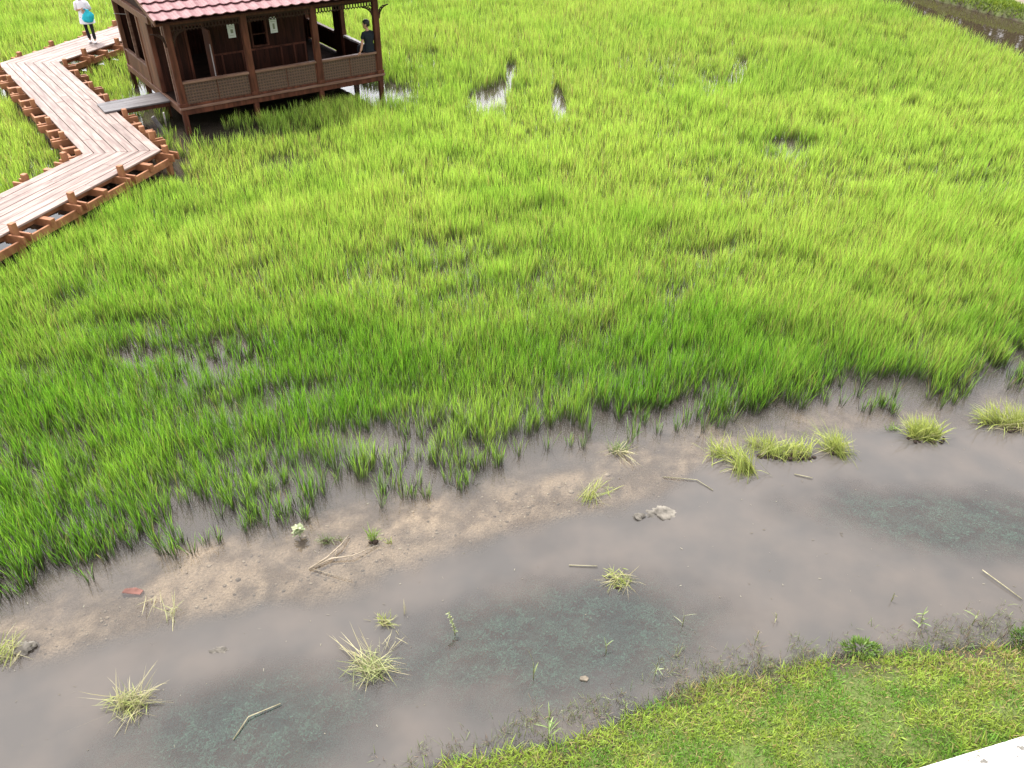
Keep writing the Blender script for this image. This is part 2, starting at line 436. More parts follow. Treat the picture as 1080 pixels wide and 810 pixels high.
def ground_mat():
    m, N, L = new_mat('ground_mix')
    o = N.new('ShaderNodeOutputMaterial'); p = N.new('ShaderNodeBsdfPrincipled'); L.new(p.outputs[0], o.inputs[0])
    a = N.new('ShaderNodeAttribute'); a.attribute_name = 'Col'
    t = N.new('ShaderNodeTexCoord')
    n1 = N.new('ShaderNodeTexNoise'); n1.inputs['Scale'].default_value = 28; n1.inputs['Detail'].default_value = 6; n1.inputs['Roughness'].default_value = 0.7
    L.new(t.outputs['Object'], n1.inputs['Vector'])
    vo = N.new('ShaderNodeTexVoronoi'); vo.inputs['Scale'].default_value = 42; L.new(t.outputs['Object'], vo.inputs['Vector'])
    r1 = N.new('ShaderNodeMapRange'); r1.inputs['From Min'].default_value = 0.3; r1.inputs['From Max'].default_value = 0.7; r1.inputs['To Min'].default_value = 0.62; r1.inputs['To Max'].default_value = 1.3
    L.new(n1.outputs['Fac'], r1.inputs['Value'])
    hs = N.new('ShaderNodeHueSaturation'); L.new(a.outputs['Color'], hs.inputs['Color']); L.new(r1.outputs[0], hs.inputs['Value'])
    L.new(hs.outputs[0], p.inputs['Base Color']); p.inputs['Roughness'].default_value = 0.85; p.inputs['Specular IOR Level'].default_value = 0.2
    ad = N.new('ShaderNodeMath'); ad.operation = 'ADD'; L.new(n1.outputs['Fac'], ad.inputs[0]); L.new(vo.outputs['Distance'], ad.inputs[1])
    bp = N.new('ShaderNodeBump'); bp.inputs['Strength'].default_value = 0.6; bp.inputs['Distance'].default_value = 0.03
    L.new(ad.outputs[0], bp.inputs['Height']); L.new(bp.outputs[0], p.inputs['Normal'])
    return m


go = link_mesh('ground', gme, ground_mat(), smooth=True); tag(go, kind='structure')

# ------------------------------------------------------------------ water
WEEDS = [((585, 672), 1.80, 0.82, 0.16), ((262, 768), 1.35, 0.70, 0.20), ((1010, 548), 2.0, 0.62, -0.1)]   # pixel centre, radii, tilt


def weed_field(x, y, kk):
    (px, py), a, b, th = WEEDS[kk]
    c = at(px, py); dx = x - c[0]; dy = y - c[1]
    u = dx * math.cos(th) + dy * math.sin(th); v = -dx * math.sin(th) + dy * math.cos(th)
    r = np.sqrt((u / a) ** 2 + (v / b) ** 2) + (fbm(x, y, 0.5, 77 + kk) - 0.5) * 0.6
    return r


wi = (gx >= -46) & (gx <= 46); wj = (gy >= 1.4) & (gy <= 60)
wx, wy = gx[wi], gy[wj]
WX, WY = np.meshgrid(wx, wy)
dep = np.maximum(-ground_z(WX, WY), 0.0)
murk = 1 - np.exp(-dep / 0.085)
for kk in range(3):
    r = weed_field(WX, WY, kk)
    inn = sstep(1.45, 0.45, r)
    murk = np.minimum(murk, murk * (1 - inn) + 0.40 * inn)
wme = np_mesh('water', np.stack([WX, WY, WX * 0], -1).reshape(-1, 3), [grid_faces(len(wx), len(wy))], None, {'murk': murk.ravel(), 'brown': np.maximum(.65 * sstep(1.3, 2.4, WY - yrice(WX)), sstep(-.5, 1.0, WX - np.interp(WY, cyy, cxr)) * (WY > 17)).ravel()})


def water_mat():
    m, N, L = new_mat('muddy_water')
    o = N.new('ShaderNodeOutputMaterial')
    a = N.new('ShaderNodeAttribute'); a.attribute_name = 'murk'
    t = N.new('ShaderNodeTexCoord')
    n1 = N.new('ShaderNodeTexNoise'); n1.inputs['Scale'].default_value = 1.3; n1.inputs['Detail'].default_value = 3
    L.new(t.outputs['Object'], n1.inputs['Vector'])
    r1 = N.new('ShaderNodeValToRGB'); r1.color_ramp.elements[0].position = 0.35; r1.color_ramp.elements[1].position = 0.65
    r1.color_ramp.elements[0].color = (0.072, 0.066, 0.061, 1); r1.color_ramp.elements[1].color = (0.094, 0.081, 0.071, 1)
    L.new(n1.outputs['Fac'], r1.inputs['Fac'])
    ab = N.new('ShaderNodeAttribute'); ab.attribute_name = 'brown'
    mb_ = N.new('ShaderNodeMix'); mb_.data_type = 'RGBA'; mb_.inputs['B'].default_value = (0.046, 0.035, 0.022, 1)
    L.new(ab.outputs['Fac'], mb_.inputs['Factor']); L.new(r1.outputs[0], mb_.inputs['A'])
    df = N.new('ShaderNodeBsdfDiffuse'); L.new(mb_.outputs['Result'], df.inputs['Color'])
    tr = N.new('ShaderNodeBsdfTransparent'); tr.inputs['Color'].default_value = (0.93, 0.91, 0.86, 1)
    mx = N.new('ShaderNodeMixShader'); L.new(a.outputs['Fac'], mx.inputs[0]); L.new(tr.outputs[0], mx.inputs[1]); L.new(df.outputs[0], mx.inputs[2])
    n2 = N.new('ShaderNodeTexNoise'); n2.inputs['Scale'].default_value = 3.5; n2.inputs['Detail'].default_value = 2
    L.new(t.outputs['Object'], n2.inputs['Vector'])
    bp = N.new('ShaderNodeBump'); bp.inputs['Strength'].default_value = 0.10; bp.inputs['Distance'].default_value = 0.02
    L.new(n2.outputs['Fac'], bp.inputs['Height'])
    gl = N.new('ShaderNodeBsdfGlossy'); gl.inputs['Roughness'].default_value = 0.02; L.new(bp.outputs[0], gl.inputs['Normal'])
    fr = N.new('ShaderNodeFresnel'); fr.inputs['IOR'].default_value = 1.34; L.new(bp.outputs[0], fr.inputs['Normal'])
    mx2 = N.new('ShaderNodeMixShader'); L.new(fr.outputs[0], mx2.inputs[0]); L.new(mx.outputs[0], mx2.inputs[1]); L.new(gl.outputs[0], mx2.inputs[2])
    L.new(mx2.outputs[0], o.inputs[0])
    return m


wo = link_mesh('water', wme, water_mat(), smooth=True); tag(wo, kind='structure')

# ------------------------------------------------------------------ blades of grass (numpy)
def blades(base, az, L, wd, lean, bend, c0, c1, tw=None, nseg=3, cpow=0.8):
    """arrays: base (n,3), az, L, width, lean (rad from vertical), bend (extra rad at tip), colours root / tip (n,3)"""
    n = len(base)
    if nseg == 2: ts = np.array([0, 0.55, 1.0]); ws = np.array([0.8, 1.0, 0.0])
    elif nseg == 3: ts = np.array([0, 0.38, 0.74, 1.0]); ws = np.array([0.7, 1.0, 0.7, 0.0])
    else: ts = np.array([0, 0.25, 0.5, 0.75, 1.0]); ws = np.array([0.7, 1.0, 0.95, 0.65, 0.0])
    if tw is None: tw = rng.uniform(0, 2 * np.pi, n)
    P = []; p = base.copy(); hx = np.cos(az); hy = np.sin(az)
    sxv = np.stack([np.cos(tw), np.sin(tw), 0 * tw], -1)
    V = np.zeros((n, 2 * (len(ts) - 1) + 1, 3)); C = np.zeros((n, V.shape[1], 3))
    for i, t in enumerate(ts):
        if i > 0:
            tm = 0.5 * (t + ts[i - 1]); th = lean + bend * tm
            d = (t - ts[i - 1]) * L
            p = p + np.stack([np.sin(th) * hx * d, np.sin(th) * hy * d, np.cos(th) * d], -1)
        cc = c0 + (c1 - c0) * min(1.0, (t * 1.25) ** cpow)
        if i < len(ts) - 1:
            off = sxv * (wd * ws[i] * 0.5)[:, None]
            V[:, 2 * i] = p - off; V[:, 2 * i + 1] = p + off; C[:, 2 * i] = cc; C[:, 2 * i + 1] = cc
        else:
            V[:, 2 * i] = p; C[:, 2 * i] = cc
    q = []
    st = np.arange(n)[:, None] * V.shape[1]
    for i in range(len(ts) - 2):
        q.append(st + np.array([[2 * i, 2 * i + 1, 2 * i + 3, 2 * i + 2]]))
    k = 2 * (len(ts) - 2)
    tri = st + np.array([[k, k + 1, k + 2]])
    quads = np.concatenate(q) if q else np.zeros((0, 4), int)
    return V.reshape(-1, 3), quads, tri, C.reshape(-1, 3)


class Blades:
    def __init__(s): s.V = []; s.Q = []; s.T = []; s.C = []; s.n = 0

    def add(s, *a, **k):
        V, q, t, c = blades(*a, **k)
        s.V.append(V); s.Q.append(q + s.n); s.T.append(t + s.n); s.C.append(c); s.n += len(V)

    def raw(s, V, q, c):
        s.V.append(V); s.Q.append(q + s.n); s.C.append(c); s.n += len(V)

    def build(s, name, mat, parent=None):
        fl = [np.concatenate(s.Q)]
        if s.T: fl.append(np.concatenate(s.T))
        me = np_mesh(name, np.concatenate(s.V), fl, np.concatenate(s.C))
        return link_mesh(name, me, mat, parent)


# ---- boardwalk line (right-hand edge, walking away from the camera)
DZ = 0.60; WW = 1.53
P1 = at(170, 158, DZ)[:2]; P2 = at(62, 65, DZ)[:2]
A0p = at(0, 249, DZ)[:2]; dA = (P1 - A0p) / np.linalg.norm(P1 - A0p); P0 = P1 - dA * 10.5
dC = at(130, 42, DZ)[:2] - P2; dC /= np.linalg.norm(dC); P3 = P2 + dC * 14.0
dB = (P2 - P1) / np.linalg.norm(P2 - P1)
WPTS = [P0, P1, P2, P3]; WDIR = [dA, dB, dC]
lef = lambda d: np.array([-d[1], d[0]])


def mitre(d0, d1, off):
    n0, n1 = lef(d0), lef(d1); b = n0 + n1; b /= np.linalg.norm(b); return b * (off / b.dot(n0))


# ---- pavilion frame
HL = at(195, 121, .5); HR = at(402, 84, .5)
HU = (HR - HL)[:2] / np.linalg.norm((HR - HL)[:2]); HV = lef(HU)
HROT = math.atan2(HU[1], HU[0])
def house_xy(x, y):
    dx = x - HL[0]; dy = y - HL[1]
    return dx * HU[0] + dy * HU[1], dx * HV[0] + dy * HV[1]


def walk_dist(x, y):
    """distance outside the boardwalk strip, negative inside"""
    best = np.full(np.shape(x), 1e9)
    for a, b, d in zip(WPTS[:-1], WPTS[1:], WDIR):
        n = lef(d); s = (x - a[0]) * d[0] + (y - a[1]) * d[1]; t = (x - a[0]) * n[0] + (y - a[1]) * n[1]
        L = np.linalg.norm(b - a)
        dd = np.maximum(np.maximum(-t, t - WW), np.maximum(-s - 0.6, s - L - 0.6)); best = np.minimum(best, dd)
    return best


GAPS = [  # pixel centre, pixel radii, strength : openings in the rice, given as places on the water
    ((514, 106), (24, 13), 1.0), ((528, 94), (9, 8), .9), ((539, 80), (7, 11), 1.0), ((589, 111), (8, 15), 1.0), ((833, 158), (28, 12), 0.9), ((404, 102), (44, 12), 0.9),
    ((545, 45), (4, 22), 0.5), ((196, 378), (85, 24), 0.62), ((258, 402), (40, 16), 0.64), ((302, 178), (40, 9), 0.85), ((20, 502), (40, 24), 0.8), ((85, 488), (40, 10), 0.7),
    ((870, 50), (14, 9), 0.6), ((792, 70), (16, 10), 0.7), ((780, 80), (14, 8), 0.6), ((740, 92), (9, 5), 0.4), ((300, 500), (70, 8), 0.75), ((390, 470), (70, 13), 0.85), ((470, 478), (50, 8), .7), ((120, 545), (50, 6), .6), ((250, 505), (40, 5), .6), ((560, 446), (40, 5), .5), ((190, 520), (60, 8), 0.6),
    ((225, 300), (120, 4), 0.35), ((500, 290), (170, 5), 0.45), ((380, 300), (60, 6), 0.5), ((600, 192), (40, 6), 0.35), ((712, 190), (36, 6), 0.45), ((480, 175), (30, 5), 0.4), ((640, 178), (30, 4), 0.4),
    ((830, 134), (50, 6), 0.5), ((905, 150), (24, 5), 0.45), ((450, 460), (50, 12), 0.7), ((170, 350), (40, 8), 0.5), ((935, 100), (40, 3), 0.4), ((1020, 330), (30, 6), 0.4), ((740, 275), (40, 5), 0.35),
    ((560, 465), (50, 8), 0.6), ((150, 104), (18, 10), 0.9), ((146, 132), (16, 18), 1.0), ((290, 142), (50, 9), 0.55), ((170, 140), (20, 14), 1.0), ((225, 150), (50, 12), 1.0), ((640, 440), (90, 6), 0.4), ((110, 560), (60, 7), 0.45), ((940, 44), (30, 4), 0.5), ((680, 105), (40, 4), 0.3),
]


def gap_field(x, y):
    g = np.zeros(np.shape(x)); jx = (fbm(x, y, 0.8, 55) - 0.5); 
    for (px, py), (ax, ay), s in GAPS:
        c = at(px, py); ex = at(px + ax, py); ey = at(px, py - ay)
        rx = abs(ex[0] - c[0]); ry = abs(ey[1] - c[1])
        r = np.sqrt(((x - c[0]) / rx) ** 2 + ((y - c[1]) / ry) ** 2) + jx * 0.9
        g = np.maximum(g, s * sstep(1.15, 0.75, r))
    return g


def pts_region(x0, x1, y0, y1, dens):
    s = 1 / math.sqrt(dens)
    xs = np.arange(x0, x1, s); ys = np.arange(y0, y1, s)
    X, Y = np.meshgrid(xs, ys); X = X + rng.uniform(-.5, .5, X.shape) * s; Y = Y + rng.uniform(-.5, .5, Y.shape) * s
    return X.ravel(), Y.ravel()


def lerp(a, b, t): return np.asarray(a) * (1 - t[:, None]) + np.asarray(b) * t[:, None]


B = Blades()
ZONES = [(5.0, 12.0, 112, 11, 1.05, 3), (12.0, 17.0, 98, 11, 1.25, 3), (17.0, 25.0, 62, 10, 1.7, 3), (25.0, 47.0, 34, 10, 2.5, 2)]
for (y0, y1, dens, nb, wsc, nseg) in ZONES:
    X, Y = pts_region(-0.72 * y1 - 3.5, min(0.72 * y1 + 6.5, 24), y0, y1, dens)
    k = (X > -0.70 * Y - 3.2) & (X < 0.70 * Y + 6.2)
    xr = np.interp(Y, cyy, cxr)
    k &= (X < np.where(Y > 17, xr - 0.15 + 0.5 * (fbm(X, Y, 0.7, 91) - .5), 99))
    X, Y = X[k], Y[k]
    dr = Y - yrice(X) + 0.10 + 0.10 * sstep(-2, -5, X) - 0.45 * (fbm(X, Y, 0.6, 66) - 0.5)
    hs, hv = house_xy(X, Y)
    inside = (hs > -0.15) & (hs < 6.0) & (hv > -0.12) & (hv < 5.3)
    wdist = walk_dist(X, Y)
    g = gap_field(X, Y); g = np.where(g > .82, g, g * np.clip(1.5 * sstep(.38, .58, fbm(X, Y, .30, 88, 2)), 0, 1.25))
    edge = sstep(0.0, 1.0, dr)
    clump = fbm(X, Y, 0.32, 12, 3)
    prob = (1 - g) * (0.16 + 0.84 * sstep(0.0, 0.95, dr)) * (0.9 + 0.1 * edge)
    prob = prob * np.where(edge < 0.98, 0.12 + 1.6 * sstep(0.42, 0.60, clump), 1.0)
    thin = fbm(X, Y, 1.6, 5); row = 0.5 + 0.5 * np.sin((Y * 0.93 - X * 0.36) / 0.42 * 2 * np.pi / 2.4 + 3 * fbm(X, Y, 2.0, 8))
    prob *= 1 - 0.40 * sstep(0.50, 0.72, thin) * (0.3 + 0.7 * row) - 0.62 * sstep(.78, .97, row) * sstep(.42, .58, fbm(X, Y, 2.2, 6))
    keep = (dr > -0.05) & (~inside) & (wdist > 0.30) & (rng.random(len(X)) < prob)
    X, Y = X[keep], Y[keep]; g = g[keep]; edge = edge[keep]; wd_ = wdist[keep]; hd_ = np.maximum(np.maximum(-hs, hs - 5.84), np.maximum(-hv, hv - 5.05))[keep]
    n = len(X)
    hn = fbm(X, Y, 3.0, 14); hn2 = fbm(X, Y, 0.7, 15)
    H = (0.47 + 0.30 * (hn - 0.5) + 0.40 * (hn2 - 0.5) + 0.22 * (fbm(X, Y, .28, 16, 2) - .5)) * (1 - 0.35 * g) * (0.72 + 0.28 * edge) * (0.62 + 0.38 * sstep(0.1, 0.9, wd_)) * (0.70 + 0.30 * sstep(0.0, 0.9, hd_))
    # colour patches
    pat = np.clip(0.5 + 1.9 * (fbm(X, Y, 2.6, 51, 4) - 0.5) * 1.35 + 0.9 * (fbm(X, Y, 0.5, 52, 2) - 0.5), 0, 1)
    yel = 0.13 + sstep(8, 20, Y) * 0.52 + 0.45 * pat; yel = np.clip(yel * (0.55 + 0.45 * edge) - 0.12 * g, 0, 1)  # yellower with distance: sheen of the far field put into the blade colour
    I = np.repeat(np.arange(n), nb)
    N_ = len(I)
    ph = rng.uniform(0, 2 * np.pi, N_); rr = rng.uniform(0, 0.055 * wsc ** 0.5, N_)
    base = np.stack([X[I] + rr * np.cos(ph), Y[I] + rr * np.sin(ph), np.full(N_, -0.05)], -1)
    az = ph + rng.normal(0, 0.6, N_)
    L = (H[I] + 0.05) * rng.uniform(0.62, 1.18, N_)
    lean = np.abs(rng.normal(0.03, 0.10, N_)); bend = np.abs(rng.normal(0.16, 0.24, N_))
    y_ = np.clip(yel[I] + rng.normal(0, 0.16, N_), 0, 1)
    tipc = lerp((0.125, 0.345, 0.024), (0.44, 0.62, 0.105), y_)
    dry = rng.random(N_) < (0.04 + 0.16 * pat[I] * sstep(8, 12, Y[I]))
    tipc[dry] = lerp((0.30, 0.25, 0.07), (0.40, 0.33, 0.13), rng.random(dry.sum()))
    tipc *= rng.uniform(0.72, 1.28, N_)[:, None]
    roo = lerp((0.012, 0.022, 0.007), (0.055, 0.085, 0.018), y_)  # dark old sheaths, darkened further to stand for shade between tufts
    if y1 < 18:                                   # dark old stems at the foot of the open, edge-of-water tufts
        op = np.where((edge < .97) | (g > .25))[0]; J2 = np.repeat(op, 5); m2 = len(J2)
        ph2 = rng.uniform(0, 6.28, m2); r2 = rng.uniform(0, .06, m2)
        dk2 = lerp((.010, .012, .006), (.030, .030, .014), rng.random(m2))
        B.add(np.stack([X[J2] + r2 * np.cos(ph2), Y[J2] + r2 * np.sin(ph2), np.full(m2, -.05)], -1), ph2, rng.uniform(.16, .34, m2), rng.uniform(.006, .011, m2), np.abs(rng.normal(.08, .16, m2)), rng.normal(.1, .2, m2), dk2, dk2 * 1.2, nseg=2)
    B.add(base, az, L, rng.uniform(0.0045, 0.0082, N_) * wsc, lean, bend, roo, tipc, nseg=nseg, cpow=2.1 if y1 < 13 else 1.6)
rice = B.build('rice_field', M_LEAF)
tag(rice, 'field of young green rice standing in shallow water around the pavilion', 'rice', kind='stuff')

#OBJECTS
# ------------------------------------------------------------------ boardwalk
walk = empty('boardwalk', (P1[0], P1[1], 0), 0, 'zigzag timber boardwalk on brown stub posts leading past the pavilion', 'boardwalk')


def local(o, p, d, z=0.0):
    o.location = (p[0] - P1[0], p[1] - P1[1], z); o.rotation_euler = (0, 0, math.atan2(d[1], d[0])); return o


def run(i, s_posts_r, s_posts_l, x_from, x_to):
    p, d = WPTS[i], WDIR[i]; n = lef(d); L = np.linalg.norm(WPTS[i + 1] - p)
    m0 = mitre(WDIR[i - 1], d, WW) if i > 0 else n * WW
    m1 = mitre(d, WDIR[i + 1], WW) if i < 2 else n * WW
    k0 = m0.dot(d) / WW; k1 = m1.dot(d) / WW
    mb = MB(); nb = 7; bw = WW / nb; r_ = random.Random(40 + i)
    for b in range(nb):
        ya, yb = b * bw + 0.008, (b + 1) * bw - 0.008
        cuts = [None]; x = r_.uniform(1.2, 3.4)
        while x < L - 1.0: cuts.append(x); x += r_.choice([2.4, 3.0, 3.6])
        cuts.append('end')
        dz = [r_.uniform(-.003, .003) for _ in cuts]
        for a, c, zz in zip(cuts[:-1], cuts[1:], dz):
            xa0, xa1 = (k0 * ya + .004, k0 * yb + .004) if a is None else (a + .002, a + .002)
            xb0, xb1 = (L + k1 * ya - .004, L + k1 * yb - .004) if c == 'end' else (c - .002, c - .002)
            mb.prism([(xa0, ya), (xb0, ya), (xb1, yb), (xa1, yb)], DZ - .042 + zz, DZ + zz)
    local(mb.build('deck', M_DECK, walk, bevel=.004), p, d)
    def place(o, x, y): 
        q = p + d * x + n * y; o.location = (q[0] - P1[0], q[1] - P1[1], 0); o.rotation_euler = (0, 0, math.atan2(d[1], d[0]) + r_.uniform(-.03, .03))
    for side, lst in ((0, s_posts_r), (1, s_posts_l)):
        y = -0.085 if side == 0 else WW + 0.085
        for x in lst:
            h = DZ + r_.uniform(.10, .18)
            o = MB().box(-.058, .058, -.058, .058, -.5, h).build('post', M_POST, walk, bevel=.008); place(o, x, y)
            o.rotation_euler[0] = r_.uniform(-.02, .02)
            sg = -1 if side == 0 else 1
            # pair of cross bearers clamped either side of the post
            for q in (-1, 1):
                ya, yb = (-.27, .70) if side == 0 else (-.70, .27)
                c = MB().box(-.025, .025, ya, yb, DZ - .225, DZ - .052).build('bearer', M_POST, walk, bevel=.005); place(c, x + q * .085, y)
        for x in lst:
            xm = x + .74
            if x_from <= xm <= x_to:
                ya, yb = (-.19, .70) if side == 0 else (-.70, .19)
                c = MB().box(-.06, .06, ya, yb, DZ - .215, DZ - .054).build('bearer', M_POST, walk, bevel=.005); place(c, xm, y)
        yy = y + (-.13 if side == 0 else .13)
        lo = max(x_from, (k0 * yy) + .1); hi = min(x_to, L + k1 * yy - .05)
        o = MB().box(lo, hi, -.024, .024, DZ - .31, DZ - .15).build('edge_beam', M_POST, walk, bevel=.004)
        q = p + n * yy; o.location = (q[0] - P1[0], q[1] - P1[1], 0); o.rotation_euler = (0, 0, math.atan2(d[1], d[0]))
        o = MB().box(lo + .1, hi - .1, -.04, .04, DZ - .17, DZ - .05).build('joist', M_POST, walk)
        q = p + n * (.16 if side == 0 else WW - .16); o.location = (q[0] - P1[0], q[1] - P1[1], 0); o.rotation_euler = (0, 0, math.atan2(d[1], d[0]))


LA = np.linalg.norm(P1 - P0); LB = np.linalg.norm(P2 - P1)
run(0, [LA - 7.5, LA - 6.0, LA - 4.52, LA - 3.0, LA - 1.48, LA + .03], [LA - 7.0, LA - 5.5, LA - 4.0, LA - 2.45, LA - 1.25], LA - 8.5, LA)
run(1, [.9, 1.62, 3.0, 4.55, 6.0, 7.5, 8.85], [.82, 2.27, 3.6, 5.2, 6.65, 8.09, 9.4], 0, LB)
run(2, [1.0, 2.5, 4.0, 5.5, 7.0, 8.5, 10, 11.5, 13], [.1, 1.45, 2.95, 4.4, 5.9, 7.4, 8.9, 10.4, 11.9], 0, 14)

# ------------------------------------------------------------------ pavilion
house = empty('timber_pavilion', (HL[0], HL[1], 0), HROT, 'dark brown timber pavilion on stilts with pink tiled roof and woven railing', 'pavilion')
W_, D_ = 5.84, 5.05; FZ = 0.68
floor_ = MB()
for i in range(26):
    floor_.box(i * .2246 - .0 + .002, (i + 1) * .2246 - .002, .08, D_, FZ - .05, FZ)
floor_.build('floor', plain('floor_boards', (.016, .009, .007), .9, .3, 5, .2, .05), house)  # near black: shade under the roof put into the floor colour
MB().box(-.10, W_ + .10, -.10, -.02, FZ - .045, FZ + .012).build('floor_edge', M_RAIL, house, bevel=.006)
MB().box(-.06, W_ + .06, -.06, .06, .49, FZ - .05).build('front_beam', M_DARK, house, bevel=.008)
MB().box(-.07, .05, .07, D_ + .06, .49, FZ - .002).build('side_beam', M_SIDE, house, bevel=.008)
MB().box(W_ - .05, W_ + .06, .07, D_ + .06, .49, FZ - .002).build('side_beam', M_DARK, house, bevel=.008)
MB().box(.06, W_ - .06, D_ - .06, D_ + .06, .49, FZ - .06).build('back_beam', M_DARK, house)
for s in (0, 1.95, 3.9, 5.82):
    for v in (0, 1.68, 3.36, 5.0):
        MB().box(s - .065, s + .065, v - .06 + .002, v + .06, -.55, .488).build('stilt', M_DARK, house, bevel=.006)
for s in (0.02, 1.97, 3.92, 5.82):
    c = MB().box(s - .085, s + .085, -.058, .085, FZ + .013, 2.86)
    c.box(s - .115, s + .115, -.075, .10, FZ + .014, FZ + .11)
    c.build('post', M_DARK, house, bevel=.01)
for a, b in ((.105, 1.885), (2.055, 3.835), (4.005, 5.735)):
    pn = MB().box(a + .03, b - .03, -.012, .012, FZ + .07, 1.26).build('woven_panel', M_WEAVE, house)
    fr_ = MB()
    fr_.box(a, b, -.03, .03, FZ + .013, FZ + .07)
    fr_.box(a, a + .03, -.028, .028, FZ + .07, 1.262); fr_.box(b - .03, b, -.028, .028, FZ + .07, 1.262)
    fr_.box((a + b) / 2 - .012, (a + b) / 2 + .012, -.02, .02, FZ + .07, 1.262)
    fr_.build('panel_frame', M_DARK, house, bevel=.004)
    MB().box(a, b, -.06, .06, 1.264, 1.325).build('rail_cap', M_RAIL, house, bevel=.008)
# front plate, lace fascia
MB().box(-.3, 6.2, -.05, .05, 2.70, 2.84).build('wall_plate', M_DARK, house)
for a, b in ((.11, 1.88), (2.06, 3.83), (4.01, 5.73)):
    lc = MB(); lc.box(a, b, -.035, -.015, 2.655, 2.70); lc.box(a, b, -.035, -.015, 2.555, 2.572)
    k = int((b - a) / .085)
    for i in range(k + 1):
        x = a + (b - a) * i / k
        lc.box(max(a, x - .016), min(b, x + .016), -.034, -.016, 2.572, 2.655)
        if i < k:
            xm = x + (b - a) / k / 2; lc.prism([(xm - .02, 0), (xm + .02, 0), (xm, 0.001)], 0, 0.001) if False else None
            lc.add([(x + .02, -.034, 2.555), (x + .066, -.034, 2.555), (x + .043, -.034, 2.52), (x + .02, -.016, 2.555), (x + .066, -.016, 2.555), (x + .043, -.016, 2.52)],
                   [(0, 1, 2), (5, 4, 3), (0, 3, 4, 1), (1, 4, 5, 2), (2, 5, 3, 0)])
    lc.build('lace_fascia', M_CARVE, house)


def bracket(s, sg, mat):
    mb = MB()
    mb.tube([(s + sg * (.10 + .32 * (1 - math.cos(t))), -.026, 2.54 - .34 * (1 - math.sin(t))) for t in [math.pi / 2 * k / 8 for k in range(9)]], [.022] * 8 + [.014], 8)
    mb.tube([(s + sg * (.11 + .16 * (1 - math.cos(t))), -.026, 2.53 - .18 * (1 - math.sin(t))) for t in [math.pi / 2 * k / 6 for k in range(7)]], .014, 7)
    for (x, z) in ((.13, 2.42), (.2, 2.47), (.12, 2.33)):
        mb.tube([(s + sg * x, -.045, z), (s + sg * x, -.008, z)], .028, 8)
    mb.build('bracket', mat, house)


bracket(0.02, 1, M_CARVE); bracket(0.02, -1, M_CARVE); bracket(5.82, 1, M_CARVE); bracket(5.82, -1, M_CARVE)
# inner wall with doorway, windows and panels   (plane v = 1.6)
VW = 1.6
wl = MB()
def boards(mb, s0, s1, z0, z1, v0, v1, wdt=.14):
    k = max(1, round((s1 - s0) / wdt)); dd = (s1 - s0) / k
    for i in range(k): mb.box(s0 + i * dd + .002, s0 + (i + 1) * dd - .002, v0 + (.006 if i % 2 else 0), v1, z0, z1)
boards(wl, .06, .92, FZ, 2.78, VW, VW + .05); boards(wl, .92, 1.36, 2.26, 2.78, VW, VW + .05); boards(wl, 1.36, 2.72, FZ, 2.78, VW, VW + .05)
boards(wl, 2.72, 3.12, FZ, 1.55, VW, VW + .05); boards(wl, 2.72, 3.12, 2.2, 2.78, VW, VW + .05); boards(wl, 3.12, 4.30, FZ, 2.78, VW, VW + .05)
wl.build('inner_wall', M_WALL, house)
fr_ = MB(); fr_.box(.86, .92, VW - .03, VW + .06, FZ, 2.32); fr_.box(1.36, 1.42, VW - .03, VW + .06, FZ, 2.32); fr_.box(.92, 1.36, VW - .03, VW + .06, 2.26, 2.32)
fr_.build('door_frame', M_DARK, house, bevel=.006)
fr_ = MB(); fr_.box(2.67, 2.72, VW - .03, VW + .055, 1.5, 2.25); fr_.box(3.12, 3.17, VW - .03, VW + .055, 1.5, 2.25); fr_.box(2.72, 3.12, VW - .03, VW + .055, 2.2, 2.25); fr_.box(2.72, 3.12, VW - .04, VW + .055, 1.5, 1.55); fr_.box(2.72, 3.12, VW, VW + .03, 1.82, 1.85)
fr_.build('window_frame', M_DARK, house, bevel=.005)
tr_ = MB(); tr_.box(1.45, 4.28, VW - .022, VW - .002, 1.42, 1.47); tr_.box(1.45, 4.28, VW - .022, VW - .002, FZ + .02, FZ + .12)
for s in (1.75, 2.35, 3.5, 3.9, 4.25): tr_.box(s - .025, s + .025, VW - .020, VW - .003, FZ + .12, 1.42)
tr_.build('wall_trim', M_DARK, house, bevel=.003)
# leaf of the door standing open, the light on its edge put in as a pale strip
dl = MB().box(1.35, 1.385, VW - .55, VW - .04, FZ + .03, 2.22).build('door', M_DARK, house, bevel=.004)
MB().box(1.342, 1.349, VW - .50, VW - .42, FZ + .25, 1.85).build('lit_edge_strip', M_PALE, dl)
# room walls
rw = MB(); k = 24
for i in range(k):
    v0 = VW + .06 + i * (D_ - VW - .1) / k; rw.box(4.27, 4.32, v0 + .002, v0 + (D_ - VW - .1) / k - .002, FZ, 2.78)
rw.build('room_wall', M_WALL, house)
bw_ = MB(); boards(bw_, .06, W_ - .06, FZ, 2.78, D_ - .03, D_ + .03, .18); bw_.build('back_wall', M_WALL, house)
